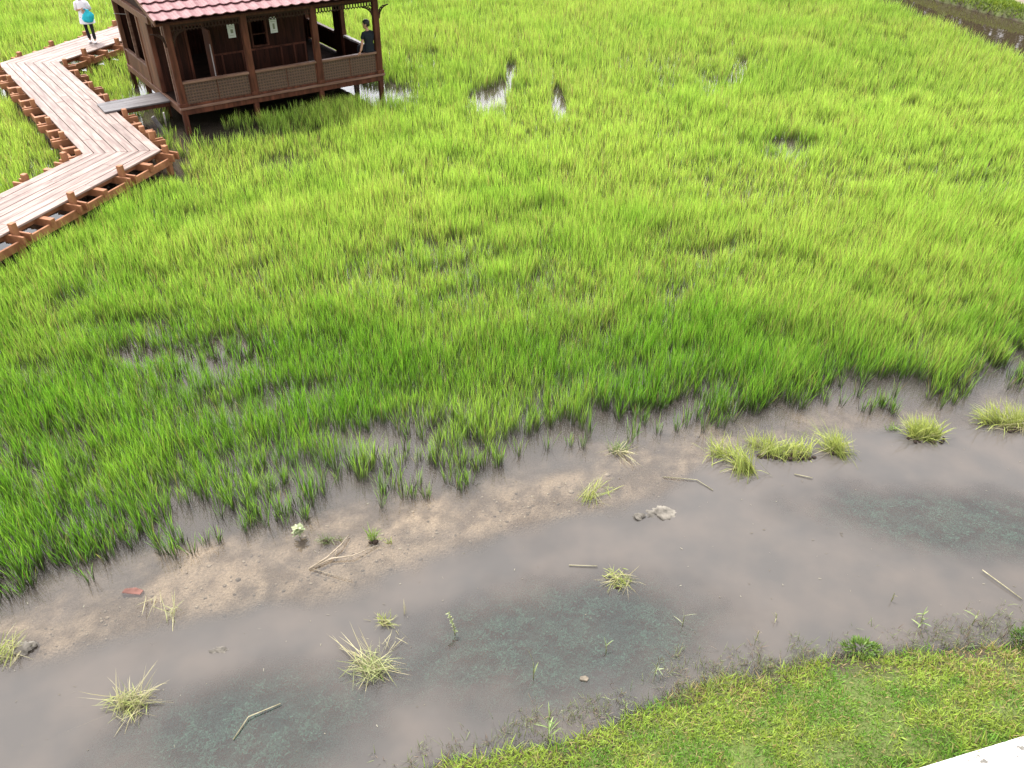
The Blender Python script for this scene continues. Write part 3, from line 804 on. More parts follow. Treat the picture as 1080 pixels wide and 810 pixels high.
# right side : rail with uprights, posts
for v0, v1 in ((.09, 2.22), (2.9, 4.95)):
    MB().box(W_ - .06, W_ + .06, v0, v1, 1.264, 1.325).build('rail_cap', M_PALE if v0 < 1 else M_RAIL, house, bevel=.008)  # front bay cap is pale: its lit top put into the timber tone
    MB().box(W_ - .012, W_ + .012, v0, v1, FZ + .05, 1.262).build('side_panel', M_WALL, house)  # dark wall timber: shade on the inner face put into the colour
MB().box(W_ - .07, W_ + .07, 2.22, 2.36, FZ, 2.84).build('post', M_DARK, house, bevel=.008)
sp = MB()
for i in range(4): sp.box(W_ - .025, W_ + .025, 2.362 + i * .135, 2.362 + (i + 1) * .135 - .004, FZ, 2.78)
sp.build('side_panel', M_WALL, house)
MB().box(W_ - .07, W_ + .07, 4.96, 5.09, FZ, 2.84).build('post', M_DARK, house, bevel=.008)
MB().box(W_ - .05, W_ + .05, .10, 5.0, 2.70, 2.845).build('wall_plate', M_DARK, house)
# left side
for v in (1.62, 2.62, 5.0):
    MB().box(-.062, .062, v - .055, v + .055, FZ, 2.5).build('post', M_SIDE if v > 2 else M_DARK, house, bevel=.008)
MB().box(-.035, .055, .30, .38, FZ, 2.69).build('door_post', M_RAIL, house, bevel=.006)
sp = MB()
for i in range(6): sp.box(-.028, .028, 1.68 + i * .147, 1.68 + (i + 1) * .147 - .004, FZ, 2.49)
sp.build('side_wall', M_SIDE, house)
lp = MB()
for i in range(14): lp.box(-.03, .03, 2.68 + i * .161, 2.68 + (i + 1) * .161 - .004, FZ, 1.10)
lp.build('lower_panel', M_SIDE, house)
wf = MB(); wf.box(-.05, .05, 2.68, 4.94, 1.10, 1.15); wf.box(-.04, .04, 3.68, 3.73, 1.15, 2.49); wf.build('window_frame', M_RAIL, house, bevel=.005)
st = MB(); st.bar((-.05, 3.65, 2.32), (-.40, 3.4, 2.42), .03, .02); st.build('window_stay', M_PALE, house)
MB().box(-.10, .04, 1.2, 5.1, 2.5, 2.68).build('wall_plate', M_SIDE, house, bevel=.008)
MB().box(.10, .13, .2, 4.9, 2.68, 2.9).build('gable_board', M_WALL, house)
# roof : shallow front slope of wavy tiles, steeper main roof above it
def tile_sheet(s0, s1, va, za, vb, zb, course, period=.285, amp=.022):
    mb = MB(); Ls = math.hypot(vb - va, zb - za); nc = max(1, round(Ls / course)); nx = int(round((s1 - s0) / period)) * 8
    dv, dz = (vb - va) / nc, (zb - za) / nc
    nrm = np.array([-(zb - za), (vb - va)]) / Ls; nrm = nrm if nrm[1] > 0 else -nrm
    for c in range(nc):
        pts = []
        for (t, lift) in ((-0.07, .052), (0.5, .028), (1.0, .004)):
            row = []
            for i in range(nx + 1):
                s = s0 + (s1 - s0) * i / nx; ph = 2 * math.pi * i / 8
                wv = amp * (max(math.sin(ph), -.35)) + lift
                row.append((s, va + dv * (c + t) + nrm[0] * wv, za + dz * (c + t) + nrm[1] * wv))
            pts.append(row)
        low = [(x, y - nrm[0] * .018, z - nrm[1] * .018) for x, y, z in pts[0]]
        allr = [low] + pts; n0 = len(mb.v)
        vs = [p for r in allr for p in r]; fs = []
        for a in range(3):
            for i in range(nx): fs.append((a * (nx + 1) + i, a * (nx + 1) + i + 1, (a + 1) * (nx + 1) + i + 1, (a + 1) * (nx + 1) + i))
        mb.add(vs, fs)
    return mb


E0, E1 = (-.50, 2.90), (1.75, 3.50)
rf = tile_sheet(-.37, 6.22, E0[0], E0[1], E1[0], E1[1], .50).build('roof', M_TILE, house)
tile_sheet(-.37, 6.22, E1[0] - .02, E1[1] + .02, 3.2, 4.9, .40).build('upper_slope', M_TILE, rf)
tile_sheet(-.37, 6.22, 5.75, 2.85, 3.2, 4.9, .45).build('back_slope', M_TILE, rf)
rd = MB(); rd.tube([(-.4, 3.2, 4.93), (6.25, 3.2, 4.93)], .09, 10); rd.build('ridge_cap', M_TILE, rf)
dk_ = MB()   # roof boards under the tiles
dk_.add([(-.34, -.46, 2.86), (6.19, -.46, 2.86), (6.19, 1.75, 3.45), (-.34, 1.75, 3.45), (-.34, -.46, 2.835), (6.19, -.46, 2.835), (6.19, 1.75, 3.425), (-.34, 1.75, 3.425)],
        [(0, 1, 2, 3), (7, 6, 5, 4), (0, 4, 5, 1), (1, 5, 6, 2), (2, 6, 7, 3), (3, 7, 4, 0)])
dk_.build('roof_boarding', M_WALL, rf)
gb_ = MB()
gb_.add([(-.36, -.5, 2.80), (-.36, 1.75, 3.40), (-.36, 1.75, 3.53), (-.36, -.5, 2.93), (-.33, -.5, 2.80), (-.33, 1.75, 3.40), (-.33, 1.75, 3.53), (-.33, -.5, 2.93)],
        [(0, 1, 2, 3), (7, 6, 5, 4), (0, 4, 5, 1), (1, 5, 6, 2), (2, 6, 7, 3), (3, 7, 4, 0)])
gb_.build('barge_board', M_SIDE, rf)
gab = MB(); gab.add([(.0, .3, 2.69), (.0, 5.1, 2.69), (.0, 5.1, 3.2), (.0, 3.2, 4.75), (.0, 1.75, 3.40), (0.04, .3, 2.69), (.04, 5.1, 2.69), (.04, 5.1, 3.2), (.04, 3.2, 4.75), (.04, 1.75, 3.40)],
                    [(0, 1, 2, 3, 4), (9, 8, 7, 6, 5)]); gab.build('gable_wall', M_WALL, house)
cl_ = MB(); boards(cl_, .1, W_ - .1, 2.78, 2.80, VW + .05, D_ - .05, .2); cl_.build('ceiling', M_WALL, house)


def hobj(o, s, v, z=0.0, rz=0.0):
    q = HL[:2] + HU * s + HV * v; o.location = (q[0], q[1], z); o.rotation_euler = (0, 0, HROT + rz); return o


# notices on the inner wall : printed lines and a small picture block
def notice(s, z, h, label, blocks):
    r_ = hobj(empty('notice', label=label, cat='notice', group='paper notices on the inner wall'), s, VW - .004, z)
    MB().box(0, .21, -.006, 0, 0, h).build('sheet', plain('notice_paper', (0.62, 0.64, 0.60), .6, .04, 3, 0), r_)
    ink = MB()
    for (a, b, c, d) in blocks: ink.box(a, b, -.009, -.0065, c, d)
    ink.build('print', plain('notice_ink', (0.22, 0.24, 0.16), .7, .1, 3, 0), r_)
    return r_


notice(2.04, 1.83, .35, 'square white paper notice on the inner wall, left of a pavilion post', [(.03, .18, .30, .31), (.04, .17, .26, .267), (.08, .15, .12, .22), (.04, .17, .06, .067)])
notice(3.27, 1.81, .42, 'taller white paper notice on the inner wall, right of the dark window', [(.0, .21, .345, .362), (.03, .18, .30, .31), (.08, .14, .10, .25), (.04, .17, .05, .057)])

# gangplank, leaning timber, white pole
gp = hobj(empty('gangplank', label='grey weathered gangplank bridging from the boardwalk to the pavilion doorway', cat='gangplank'), 0, 0)
mb = MB()
for i in range(4): mb.prism([(-1.76, .86 + i * .204), (-.075, .88 + i * .235), (-.075, .88 + (i + 1) * .235 - .008), (-1.76, .86 + (i + 1) * .204 - .006)], .612, .652)
mb.build('planks', M_GREY, gp, bevel=.004)
mb = MB(); mb.box(-1.40, -.08, .93, 1.0, .50, .611); mb.box(-1.40, -.08, 1.6, 1.67, .50, .611); mb.build('joists', M_DARK, gp)
a = at(161, 123, .50); b = at(178, 146, -.1)
tag(MB().bar(a, b, .11, .09).build('timber_beam', M_GREY, None, bevel=.006), 'grey timber beam leaning into the dark water beneath the gangplank', 'beam')
a = at(172.5, 119, .5); b = at(176.5, 138, -.2)
tag(MB().tube([a, b], .022, 8).build('pole', M_PALE, None, smooth=True), 'thin pale pole standing in the dark water beside the pavilion corner', 'pole')

# ------------------------------------------------------------------ people
def skin_mesh(joints, edges, root, sub=2):
    """joints: {name: (xyz, radius)}"""
    names = list(joints); idx = {n: i for i, n in enumerate(names)}
    me = bpy.data.meshes.new('body'); me.from_pydata([joints[n][0] for n in names], [(idx[a], idx[b]) for a, b in edges], [])
    o = bpy.data.objects.new('body_tmp', me); COL.objects.link(o)
    sk = o.modifiers.new('skin', 'SKIN'); sk.use_smooth_shade = True
    lay = me.skin_vertices[0].data
    for n in names:
        r = joints[n][1]; lay[idx[n]].radius = r if hasattr(r, '__len__') else (r, r); lay[idx[n]].use_root = (n == root)
    ss = o.modifiers.new('sub', 'SUBSURF'); ss.levels = sub; ss.render_levels = sub
    bpy.context.view_layer.update()
    ev = o.evaluated_get(bpy.context.evaluated_depsgraph_get())
    res = bpy.data.meshes.new_from_object(ev)
    bpy.data.objects.remove(o); bpy.data.meshes.remove(me)
    return res


def join_mesh(name, meshes, mats):
    """meshes -> one mesh object; the second list gives a material per mesh"""
    bm = bmesh.new()
    ums = []
    for me, m in zip(meshes, mats):
        if m not in ums: ums.append(m)
        n0 = len(bm.faces); bm.from_mesh(me); bm.faces.ensure_lookup_table()
        for f in bm.faces[n0:]: f.material_index = ums.index(m); f.smooth = True
    out_ = bpy.data.meshes.new(name); bm.to_mesh(out_); bm.free()
    for m in ums: out_.materials.append(m)
    return out_


def hand_chain(wrist, direc, palm_n, size=.19, curl=.35, thumb_side=1):
    """palm with five bent fingers: returns joints, edges"""
    w_ = Vector(wrist); d = Vector(direc).normalized(); nrm = Vector(palm_n).normalized(); s = d.cross(nrm).normalized() * thumb_side
    J = {'w': (tuple(w_), .026), 'p': (tuple(w_ + d * size * .28), (.03, .018)), 'k': (tuple(w_ + d * size * .46), (.034, .014))}
    Ed = [('w', 'p'), ('p', 'k')]
    for f, (off, ln) in enumerate(((.030, .40), (.011, .46), (-.009, .43), (-.028, .34))):
        prev = 'k'; p = w_ + d * size * .50 + s * off; dr = d.copy()
        for q in range(3):
            n = 'f%d%d' % (f, q); J[n] = (tuple(p), .0085 - .0012 * q); Ed.append((prev, n)); prev = n
            dr = (dr + nrm * curl).normalized(); p = p + dr * size * ln / 2.6
    prev = 'p'; p = w_ + d * size * .32 + s * .038; dr = (d * .7 + s * .75 + nrm * .2).normalized()
    for q in range(3):
        n = 't%d' % q; J[n] = (tuple(p), .010 - .0012 * q); Ed.append((prev, n)); prev = n
        p = p + dr * size * .17; dr = (dr + d * .5 + nrm * .2).normalized()
    return J, Ed


def uv_ball(c, r, n=14, m=10, fz=None):
    mb = MB(); rings = []
    for j in range(1, m):
        th = math.pi * j / m
        rings.append([(c[0] + r[0] * math.sin(th) * math.cos(2 * math.pi * k / n), c[1] + r[1] * math.sin(th) * math.sin(2 * math.pi * k / n), c[2] + r[2] * math.cos(th)) for k in range(n)])
    mb.loft(rings); return mb


def mb_mesh(mb):
    me = bpy.data.meshes.new('m'); me.from_pydata(mb.v, [], mb.f); bm = bmesh.new(); bm.from_mesh(me); bmesh.ops.recalc_face_normals(bm, faces=bm.faces); bm.to_mesh(me); bm.free(); return me


M_SKIN = plain('skin', (0.36, 0.20, 0.13), .55, .08, 8, .02)
M_HAIR = plain('black_hair', (0.012, 0.010, 0.010), .45, .3, 40, .3)
M_NAVY = plain('navy_cotton', (0.006, 0.009, 0.014), .9, .25, 14, .3)
M_JEAN = plain('dark_jeans', (0.014, 0.016, 0.022), .9, .25, 20, .3)
M_WHITE = plain('white_cotton', (0.72, 0.69, 0.74), .9, .08, 9, .3)
M_BLACK = plain('black_cotton', (0.016, 0.014, 0.018), .9, .3, 14, .3)
M_SHOE = plain('white_shoe', (0.66, 0.64, 0.64), .6, .1, 14, .1)
M_EYE = plain('eye', (0.02, 0.015, 0.012), .3, .1, 5, 0)
M_LIP = plain('lip', (0.30, 0.12, 0.10), .5, .1, 5, 0)


def head_parts(c, yaw, tilt=0.0, s=1.0):
    """head centred at c facing local -y before yaw: skin meshes and matrices (returned as mesh list, material list)"""
    Mt = Matrix.Translation(c) @ Matrix.Rotation(yaw, 4, 'Z') @ Matrix.Rotation(tilt, 4, 'X') @ Matrix.Scale(s, 4)
    out_ = []; mats = []
    rings = []
    prof = [(-.125, .030, .040, -.035), (-.112, .048, .056, -.030), (-.085, .062, .074, -.016), (-.045, .070, .088, -.004), (0, .075, .096, 0), (.04, .077, .098, .003), (.08, .068, .086, .006), (.105, .046, .058, .008), (.118, .02, .026, .008)]
    for z, a, b, y in prof:
        rings.append([(a * math.cos(2 * math.pi * k / 16), y + b * math.sin(2 * math.pi * k / 16), z) for k in range(16)])
    hd = MB().loft(rings); out_.append(hd); mats.append(M_SKIN)
    out_.append(MB().loft([[(.008 * x, -.094 - .002 * abs(x), .012) for x in (-1, 1)] + [(.004, -.085, .012), (-.004, -.085, .012)], [(.016 * x, -.108, -.034) for x in (-1, 1)] + [(.016, -.08, -.036), (-.016, -.08, -.036)]])); mats.append(M_SKIN)
    for sg in (-1, 1):
        out_.append(uv_ball((sg * .031, -.083, .006), (.011, .009, .006), 8, 6)); mats.append(M_EYE)
        out_.append(uv_ball((sg * .078, .010, -.010), (.009, .018, .030), 8, 6)); mats.append(M_SKIN)
        out_.append(MB().box(sg * .031 - .018, sg * .031 + .018, -.094, -.082, .024, .030)); mats.append(M_HAIR)
    out_.append(uv_ball((0, -.088, -.062), (.024, .008, .007), 8, 6)); mats.append(M_LIP)
    for m_ in out_: m_.v = [tuple(Mt @ Vector(p)) for p in m_.v]
    return [mb_mesh(m_) for m_ in out_], mats, Mt


def hair_mesh(Mt, long=False, cut=-.055):
    rings = []
    for z, a, b, y in ((cut, .070, .075, .030), (cut + .04, .078, .088, .018), (.02, .083, .098, .010), (.055, .085, .104, .004), (.09, .074, .092, .004), (.118, .050, .062, .008), (.131, .02, .026, .008)):
        rings.append([(a * math.cos(2 * math.pi * k / 18), max(y + b * math.sin(2 * math.pi * k / 18), -.052 if z < .045 else -.2), z) for k in range(18)])
    mb = MB().loft(rings); mb.v = [tuple(Mt @ Vector(p)) for p in mb.v]
    return mb


# man sitting on the rail, back to the water, head turned to his right along the rail
man = hobj(empty('person', label='man in navy T-shirt sitting on the pavilion railing with one arm propped', cat='person'), 5.56, .02, 1.325)
#  local frame: x along the rail (towards the right-hand post), y into the pavilion
J = {'hip': ((0, .04, .10), (.155, .12)), 'waist': ((0, .02, .24), (.135, .095)), 'chest': ((-.01, .01, .42), (.155, .105)), 'neckb': ((-.015, .02, .545), (.085, .075)), 'neck': ((-.02, .03, .60), .05), 'headb': ((-.025, .035, .67), .055),
     'shL': ((-.165, .02, .505), .062), 'elL': ((-.235, -.01, .24), .042), 'wrL': ((-.315, -.03, .045), .030),
     'shR': ((.145, .03, .505), .062), 'elR': ((.20, .16, .27), .042), 'wrR': ((.14, .36, .16), .030),
     'hL': ((-.09, .14, .085), .088), 'kL': ((-.11, .50, .06), .060), 'aL': ((-.10, .52, -.36), .042), 'tL': ((-.11, .66, -.40), .035),
     'hR': ((.09, .14, .085), .088), 'kR': ((.11, .50, .05), .060), 'aR': ((.10, .50, -.37), .042), 'tR': ((.11, .64, -.41), .035)}
Ed = [('hip', 'waist'), ('waist', 'chest'), ('chest', 'neckb'), ('neckb', 'neck'), ('neck', 'headb'), ('chest', 'shL'), ('shL', 'elL'), ('elL', 'wrL'), ('chest', 'shR'), ('shR', 'elR'), ('elR', 'wrR'),
      ('hip', 'hL'), ('hL', 'kL'), ('kL', 'aL'), ('aL', 'tL'), ('hip', 'hR'), ('hR', 'kR'), ('kR', 'aR'), ('aR', 'tR')]
Js = {k_: ((v_[0]), (tuple(x * .93 for x in v_[1]) if hasattr(v_[1], '__len__') else v_[1] * .90)) for k_, v_ in J.items()}
for k_ in ('elL', 'wrL', 'elR', 'wrR', 'neck', 'headb'): Js[k_] = J[k_]
for k_, f_ in (('chest', .80), ('neckb', .78), ('shL', .78), ('shR', .78), ('waist', .85)): Js[k_] = (J[k_][0], tuple(x * f_ for x in J[k_][1]) if hasattr(J[k_][1], '__len__') else J[k_][1] * f_)
body = skin_mesh(Js, Ed, 'hip')
h1 = skin_mesh(*hand_chain((-.315, -.03, .045), (-.55, -.1, -.35), (0.2, 0, -1), .18, .12, 1), 'w', 1)
h2 = skin_mesh(*hand_chain((.14, .36, .16), (-.5, .7, -.2), (0, 0, -1), .18, .3, -1), 'w', 1)
hm, hmats, Mt = head_parts((-.035, .035, .755), R(180 + 50), R(0))
me = join_mesh('body', [body, h1, h2] + hm, [M_SKIN, M_SKIN, M_SKIN] + hmats)
link_mesh('body', me, None, man)
hm_ = hair_mesh(Mt); link_mesh('hair', join_mesh('hair', [mb_mesh(hm_)], [M_HAIR]), None, man)
T = {k_: J[k_] for k_ in ('hip', 'waist', 'chest', 'neckb', 'shL', 'shR')}
T['slL'] = ((-.212, .002, .345), .058); T['slR'] = ((.183, .10, .37), .058); T['hem'] = ((0, .045, .035), (.160, .125)); T['neckb'] = ((-.015, .02, .545), (.10, .085)); T['col'] = ((-.02, .025, .585), (.066, .062))
link_mesh('shirt', join_mesh('shirt', [skin_mesh(T, [('hem', 'hip'), ('hip', 'waist'), ('waist', 'chest'), ('chest', 'neckb'), ('neckb', 'col'), ('chest', 'shL'), ('chest', 'shR'), ('shL', 'slL'), ('shR', 'slR')], 'hip')], [M_NAVY]), None, man)
T = {k_: (J[k_][0], J[k_][1]) for k_ in ('hL', 'kL', 'aL', 'hR', 'kR', 'aR')}; T['hip'] = ((0, .06, .085), (.150, .115))
link_mesh('trousers', join_mesh('trousers', [skin_mesh(T, [('hip', 'hL'), ('hL', 'kL'), ('kL', 'aL'), ('hip', 'hR'), ('hR', 'kR'), ('kR', 'aR')], 'hip')], [M_JEAN]), None, man)
for sx2 in (-1, 1):
    sh = MB().loft([[(sx2 * .105 + .042 * math.cos(t) * a_, .47 + y_, -.415 + .045 * math.sin(t) * b_) for t in [2 * math.pi * k / 10 for k in range(10)]] for y_, a_, b_ in ((0, .7, .8), (.06, 1, 1), (.15, 1.05, .8), (.22, .8, .5))])
    link_mesh('shoe', join_mesh('shoe', [mb_mesh(sh)], [M_BLACK]), None, man)

# woman walking towards the camera on the far run of the boardwalk
wp = P2 + dC * 2.26 + lef(dC) * .66
woman = empty('person', (wp[0], wp[1], DZ), 0, 'person in long white top and black trousers walking on the boardwalk', 'person')
woman.rotation_euler = (0, 0, R(14))
wx0 = -.06
J = {'hip': ((-.03, 0, .80), (.135, .10)), 'waist': ((-.045, .0, .95), (.115, .085)), 'chest': ((-.06, 0, 1.12), (.130, .095)), 'neckb': ((-.07, .01, 1.26), (.06, .05)), 'neck': ((-.075, .0, 1.31), .044), 'headb': ((-.08, -.01, 1.37), .05),
     'shL': ((-.21, 0, 1.225), .052), 'elL': ((-.26, .02, .98), .038), 'wrL': ((-.10, -.20, 1.05), .026),
     'shR': ((.085, 0, 1.225), .052), 'elR': ((.16, .0, .99), .038), 'wrR': ((.03, -.22, 1.03), .026),
     'hL': ((-.10, 0, .74), .074), 'kL': ((-.105, -.03, .43), .052), 'aL': ((-.09, .02, .07), .038), 'tL': ((-.10, -.12, .035), .032),
     'hR': ((.05, 0, .74), .074), 'kR': ((.075, -.06, .42), .052), 'aR': ((.085, -.10, .07), .038), 'tR': ((.09, -.24, .035), .032)}
body = skin_mesh({k_: (v_[0], (tuple(x * .92 for x in v_[1]) if hasattr(v_[1], '__len__') else v_[1] * (.70 if k_[:2] == 'sh' else .88 if k_[0] in 'hka' else .95))) for k_, v_ in J.items()}, Ed, 'hip')
h1 = skin_mesh(*hand_chain((-.10, -.20, 1.05), (.8, -.5, .1), (0, .5, -.6), .165, .4, 1), 'w', 1)
h2 = skin_mesh(*hand_chain((.03, -.22, 1.03), (-.5, -.5, -.5), (0, .6, -.5), .165, .5, -1), 'w', 1)
hm, hmats, Mt = head_parts((-.085, -.015, 1.455), R(0), R(6), .95)
link_mesh('body', join_mesh('body', [body, h1, h2] + hm, [M_SKIN] * 3 + hmats), None, woman)
link_mesh('hair', join_mesh('hair', [mb_mesh(hair_mesh(Mt, cut=-.12))], [M_HAIR]), None, woman)
tun = []
for z, cx, a_, b_ in ((.60, -.02, .235, .205), (.70, -.025, .226, .195), (.82, -.032, .200, .165), (.95, -.045, .158, .118), (1.08, -.055, .160, .118), (1.19, -.065, .165, .105), (1.25, -.07, .12, .085), (1.285, -.072, .062, .058)):
    tun.append([(cx + a_ * math.cos(t) * (1 + .03 * math.sin(7 * t + z * 9)), b_ * math.sin(t) * (1 + .04 * math.sin(6 * t + z * 5)), z) for t in [2 * math.pi * k / 28 for k in range(28)]])
sl = []
for A_, B_ in (('shL', 'elL'), ('shR', 'elR')):
    pa, pb = Vector(J[A_][0]), Vector(J[B_][0]); inw = Vector((-.06 if A_ == 'shL' else -.09, 0, 1.20)); sl.append(MB().tube([inw.lerp(pa, .35), inw.lerp(pa, .75), pa.lerp(pb, .10), pa.lerp(pb, .5), pa.lerp(pb, .95)], [.045, .062, .068, .066, .064], 14))
link_mesh('tunic', join_mesh('tunic', [mb_mesh(MB().loft(tun, cap=False))] + [mb_mesh(q) for q in sl], [M_WHITE] * 3), None, woman)
T = {k_: (J[k_][0], J[k_][1] * 1.05) for k_ in ('hL', 'kL', 'hR', 'kR')}; T['hip'] = ((-.03, 0, .78), (.135, .10))
T['aL'] = ((-.09, .02, .10), .058); T['aR'] = ((.085, -.10, .10), .058)
link_mesh('trousers', join_mesh('trousers', [skin_mesh(T, [('hip', 'hL'), ('hL', 'kL'), ('kL', 'aL'), ('hip', 'hR'), ('hR', 'kR'), ('kR', 'aR')], 'hip')], [M_BLACK]), None, woman)
for (ax_, ay_) in ((-.092, .02), (.087, -.10)):
    sh = MB().loft([[(ax_ + .042 * math.cos(t) * a_, ay_ + y_, .042 + .042 * math.sin(t) * b_) for t in [2 * math.pi * k / 12 for k in range(12)]] for y_, a_, b_ in ((.06, .6, .7), (.02, 1, 1), (-.08, 1.05, .95), (-.15, 1.0, .6), (-.185, .6, .35))])
    link_mesh('shoe', join_mesh('shoe', [mb_mesh(sh)], [M_SHOE]), None, woman)
# turquoise bundle held in front of her
bag = empty('cloth_bag', (0, 0, 0), 0, 'turquoise cloth bundle held in front of the person on the boardwalk', 'bag')
Wm = Matrix.Translation((wp[0], wp[1], DZ)) @ Matrix.Rotation(R(14), 4, 'Z')
bc = Wm @ Vector((.10, -.24, .86)); bag.location = bc; bag.rotation_euler = (0, 0, R(14))
rings = []
for z, a_, b_ in ((-.20, .07, .03), (-.17, .14, .06), (-.08, .175, .08), (.02, .165, .075), (.10, .11, .05), (.15, .04, .025), (.19, .055, .03)):
    rings.append([(a_ * math.cos(t) * (1 + .12 * math.sin(5 * t + z * 11)) + .02 * math.sin(z * 14), b_ * math.sin(t) * (1 + .15 * math.sin(4 * t)), z) for t in [2 * math.pi * k / 24 for k in range(24)]])
o = MB().loft(rings).build('cloth', plain('turquoise_cloth', (0.015, 0.42, 0.52), .6, .25, 12, .4), bag, smooth=True)
o = MB().tube([(-.02, 0, .17), (-.05, -.02, .22), (-.08, 0, .20)], .018, 8).build('knot', plain('turquoise_knot', (0.01, 0.30, 0.42), .6, .2, 12, .3), bag, smooth=True)

# ------------------------------------------------------------------ near bank : path, turf
pk = MB()
def kp(s, t): q = KA[:2] + KD * s + KN * t; return (q[0], q[1])
pk.prism([kp(-8, .03), kp(16, .03), kp(16, 1.9), kp(-8, 1.9)], .14, .30)


def conc_mat():
    m, N, L = new_mat('pale_concrete')
    o = N.new('ShaderNodeOutputMaterial'); p = N.new('ShaderNodeBsdfPrincipled'); L.new(p.outputs[0], o.inputs[0])
    t = N.new('ShaderNodeTexCoord'); n1 = N.new('ShaderNodeTexNoise'); n1.inputs['Scale'].default_value = 9; n1.inputs['Detail'].default_value = 8
    L.new(t.outputs['Object'], n1.inputs['Vector'])
    r1 = N.new('ShaderNodeValToRGB'); e = r1.color_ramp.elements
    e[0].position = 0.36; e[0].color = (0.12, 0.11, 0.095, 1); e[1].position = 0.45; e[1].color = (0.60, 0.585, 0.555, 1)
    L.new(n1.outputs['Fac'], r1.inputs['Fac']); L.new(r1.outputs[0], p.inputs['Base Color']); p.inputs['Roughness'].default_value = .8
    bp = N.new('ShaderNodeBump'); bp.inputs['Strength'].default_value = .2; bp.inputs['Distance'].default_value = .01
    L.new(n1.outputs['Fac'], bp.inputs['Height']); L.new(bp.outputs[0], p.inputs['Normal'])
    return m


M_CONC = conc_mat()
tag(pk.build('path', M_CONC, None, bevel=.012), kind='structure')
fp = MB(); q0, q1, q2, q3 = at(1046, -6, .44), at(1098, 10, .44), at(1180, 4, .44), at(1120, -16, .44)
fp.prism([tuple(q[:2]) for q in (q0, q1, q2, q3)], .2, .43)
tag(fp.build('path', plain('dusty_concrete', (0.24, 0.20, 0.155), .9, .3, 2, .1), None), kind='structure')

B = Blades()
X, Y = pts_region(-3.2, 12.0, 2.6, 8.0, 5200)
gz = ground_z(X, Y); dk = (X - KA[0]) * KN[0] + (Y - KA[1]) * KN[1]
pat = fbm(X, Y, .45, 61, 4); pat2 = fbm(X, Y, .22, 62, 3); pat3 = fbm(X, Y, 1.2, 63)
d_ = ybank(X) - Y
keep = (Y < ybank(X) + .25) & (gz > 0.006) & (dk < .028) & (rng.random(len(X)) < (0.55 + .45 * sstep(.02, .14, gz)) * (.35 + .65 * sstep(.36, .48, pat)))
X, Y, gz, pat, pat2, pat3, dk = X[keep], Y[keep], gz[keep], pat[keep], pat2[keep], pat3[keep], dk[keep]; n = len(X)
az = rng.uniform(0, 2 * np.pi, n)
g_ = sstep(.38, .60, pat2); br = sstep(.50, .66, pat3) * .75
tip = lerp((0.12, 0.26, 0.024), (0.27, 0.37, 0.050), g_); tan_ = lerp((0.30, 0.22, 0.075), (0.36, 0.30, 0.13), rng.random(n))
use = rng.random(n) < (.12 + .5 * br); tip[use] = tan_[use]; tip *= rng.uniform(.7, 1.25, n)[:, None]
L_ = rng.uniform(.035, .10, n) * (.6 + .8 * pat2) * (1 + .9 * sstep(.14, .02, gz)) * (1 + 1.1 * sstep(-.10, .0, dk))
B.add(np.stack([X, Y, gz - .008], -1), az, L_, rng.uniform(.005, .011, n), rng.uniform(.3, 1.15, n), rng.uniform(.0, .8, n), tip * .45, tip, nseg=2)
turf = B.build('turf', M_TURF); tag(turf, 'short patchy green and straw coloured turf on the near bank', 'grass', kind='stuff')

B = Blades()
X, Y = pts_region(15, 34, 26, 62, 260); gz = ground_z(X, Y); keep = (gz > .03) & (X > np.interp(Y, cyy, cxb) - .4); X, Y, gz = X[keep], Y[keep], gz[keep]
q_ = (X - q0[0]) * (q1 - q0)[1] - (Y - q0[1]) * (q1 - q0)[0]
sg_ = (0 - q0[0]) * (q1 - q0)[1] - (0 - q0[1]) * (q1 - q0)[0]; keep = q_ * sg_ > -.15; X, Y, gz = X[keep], Y[keep], gz[keep]; n = len(X)
tip = lerp((0.13, 0.22, 0.025), (0.27, 0.33, 0.055), np.clip(fbm(X, Y, 1.2, 71) + rng.normal(0, .15, n), 0, 1))
B.add(np.stack([X, Y, gz - .02], -1), rng.uniform(0, 6.28, n), rng.uniform(.12, .26, n), rng.uniform(.03, .06, n), rng.uniform(.1, .7, n), rng.uniform(.1, .8, n), tip * .5, tip, nseg=2)
o = B.build('far_turf', M_TURF); tag(o, 'mown bright grass on the bank beyond the brown channel', 'grass', kind='stuff')

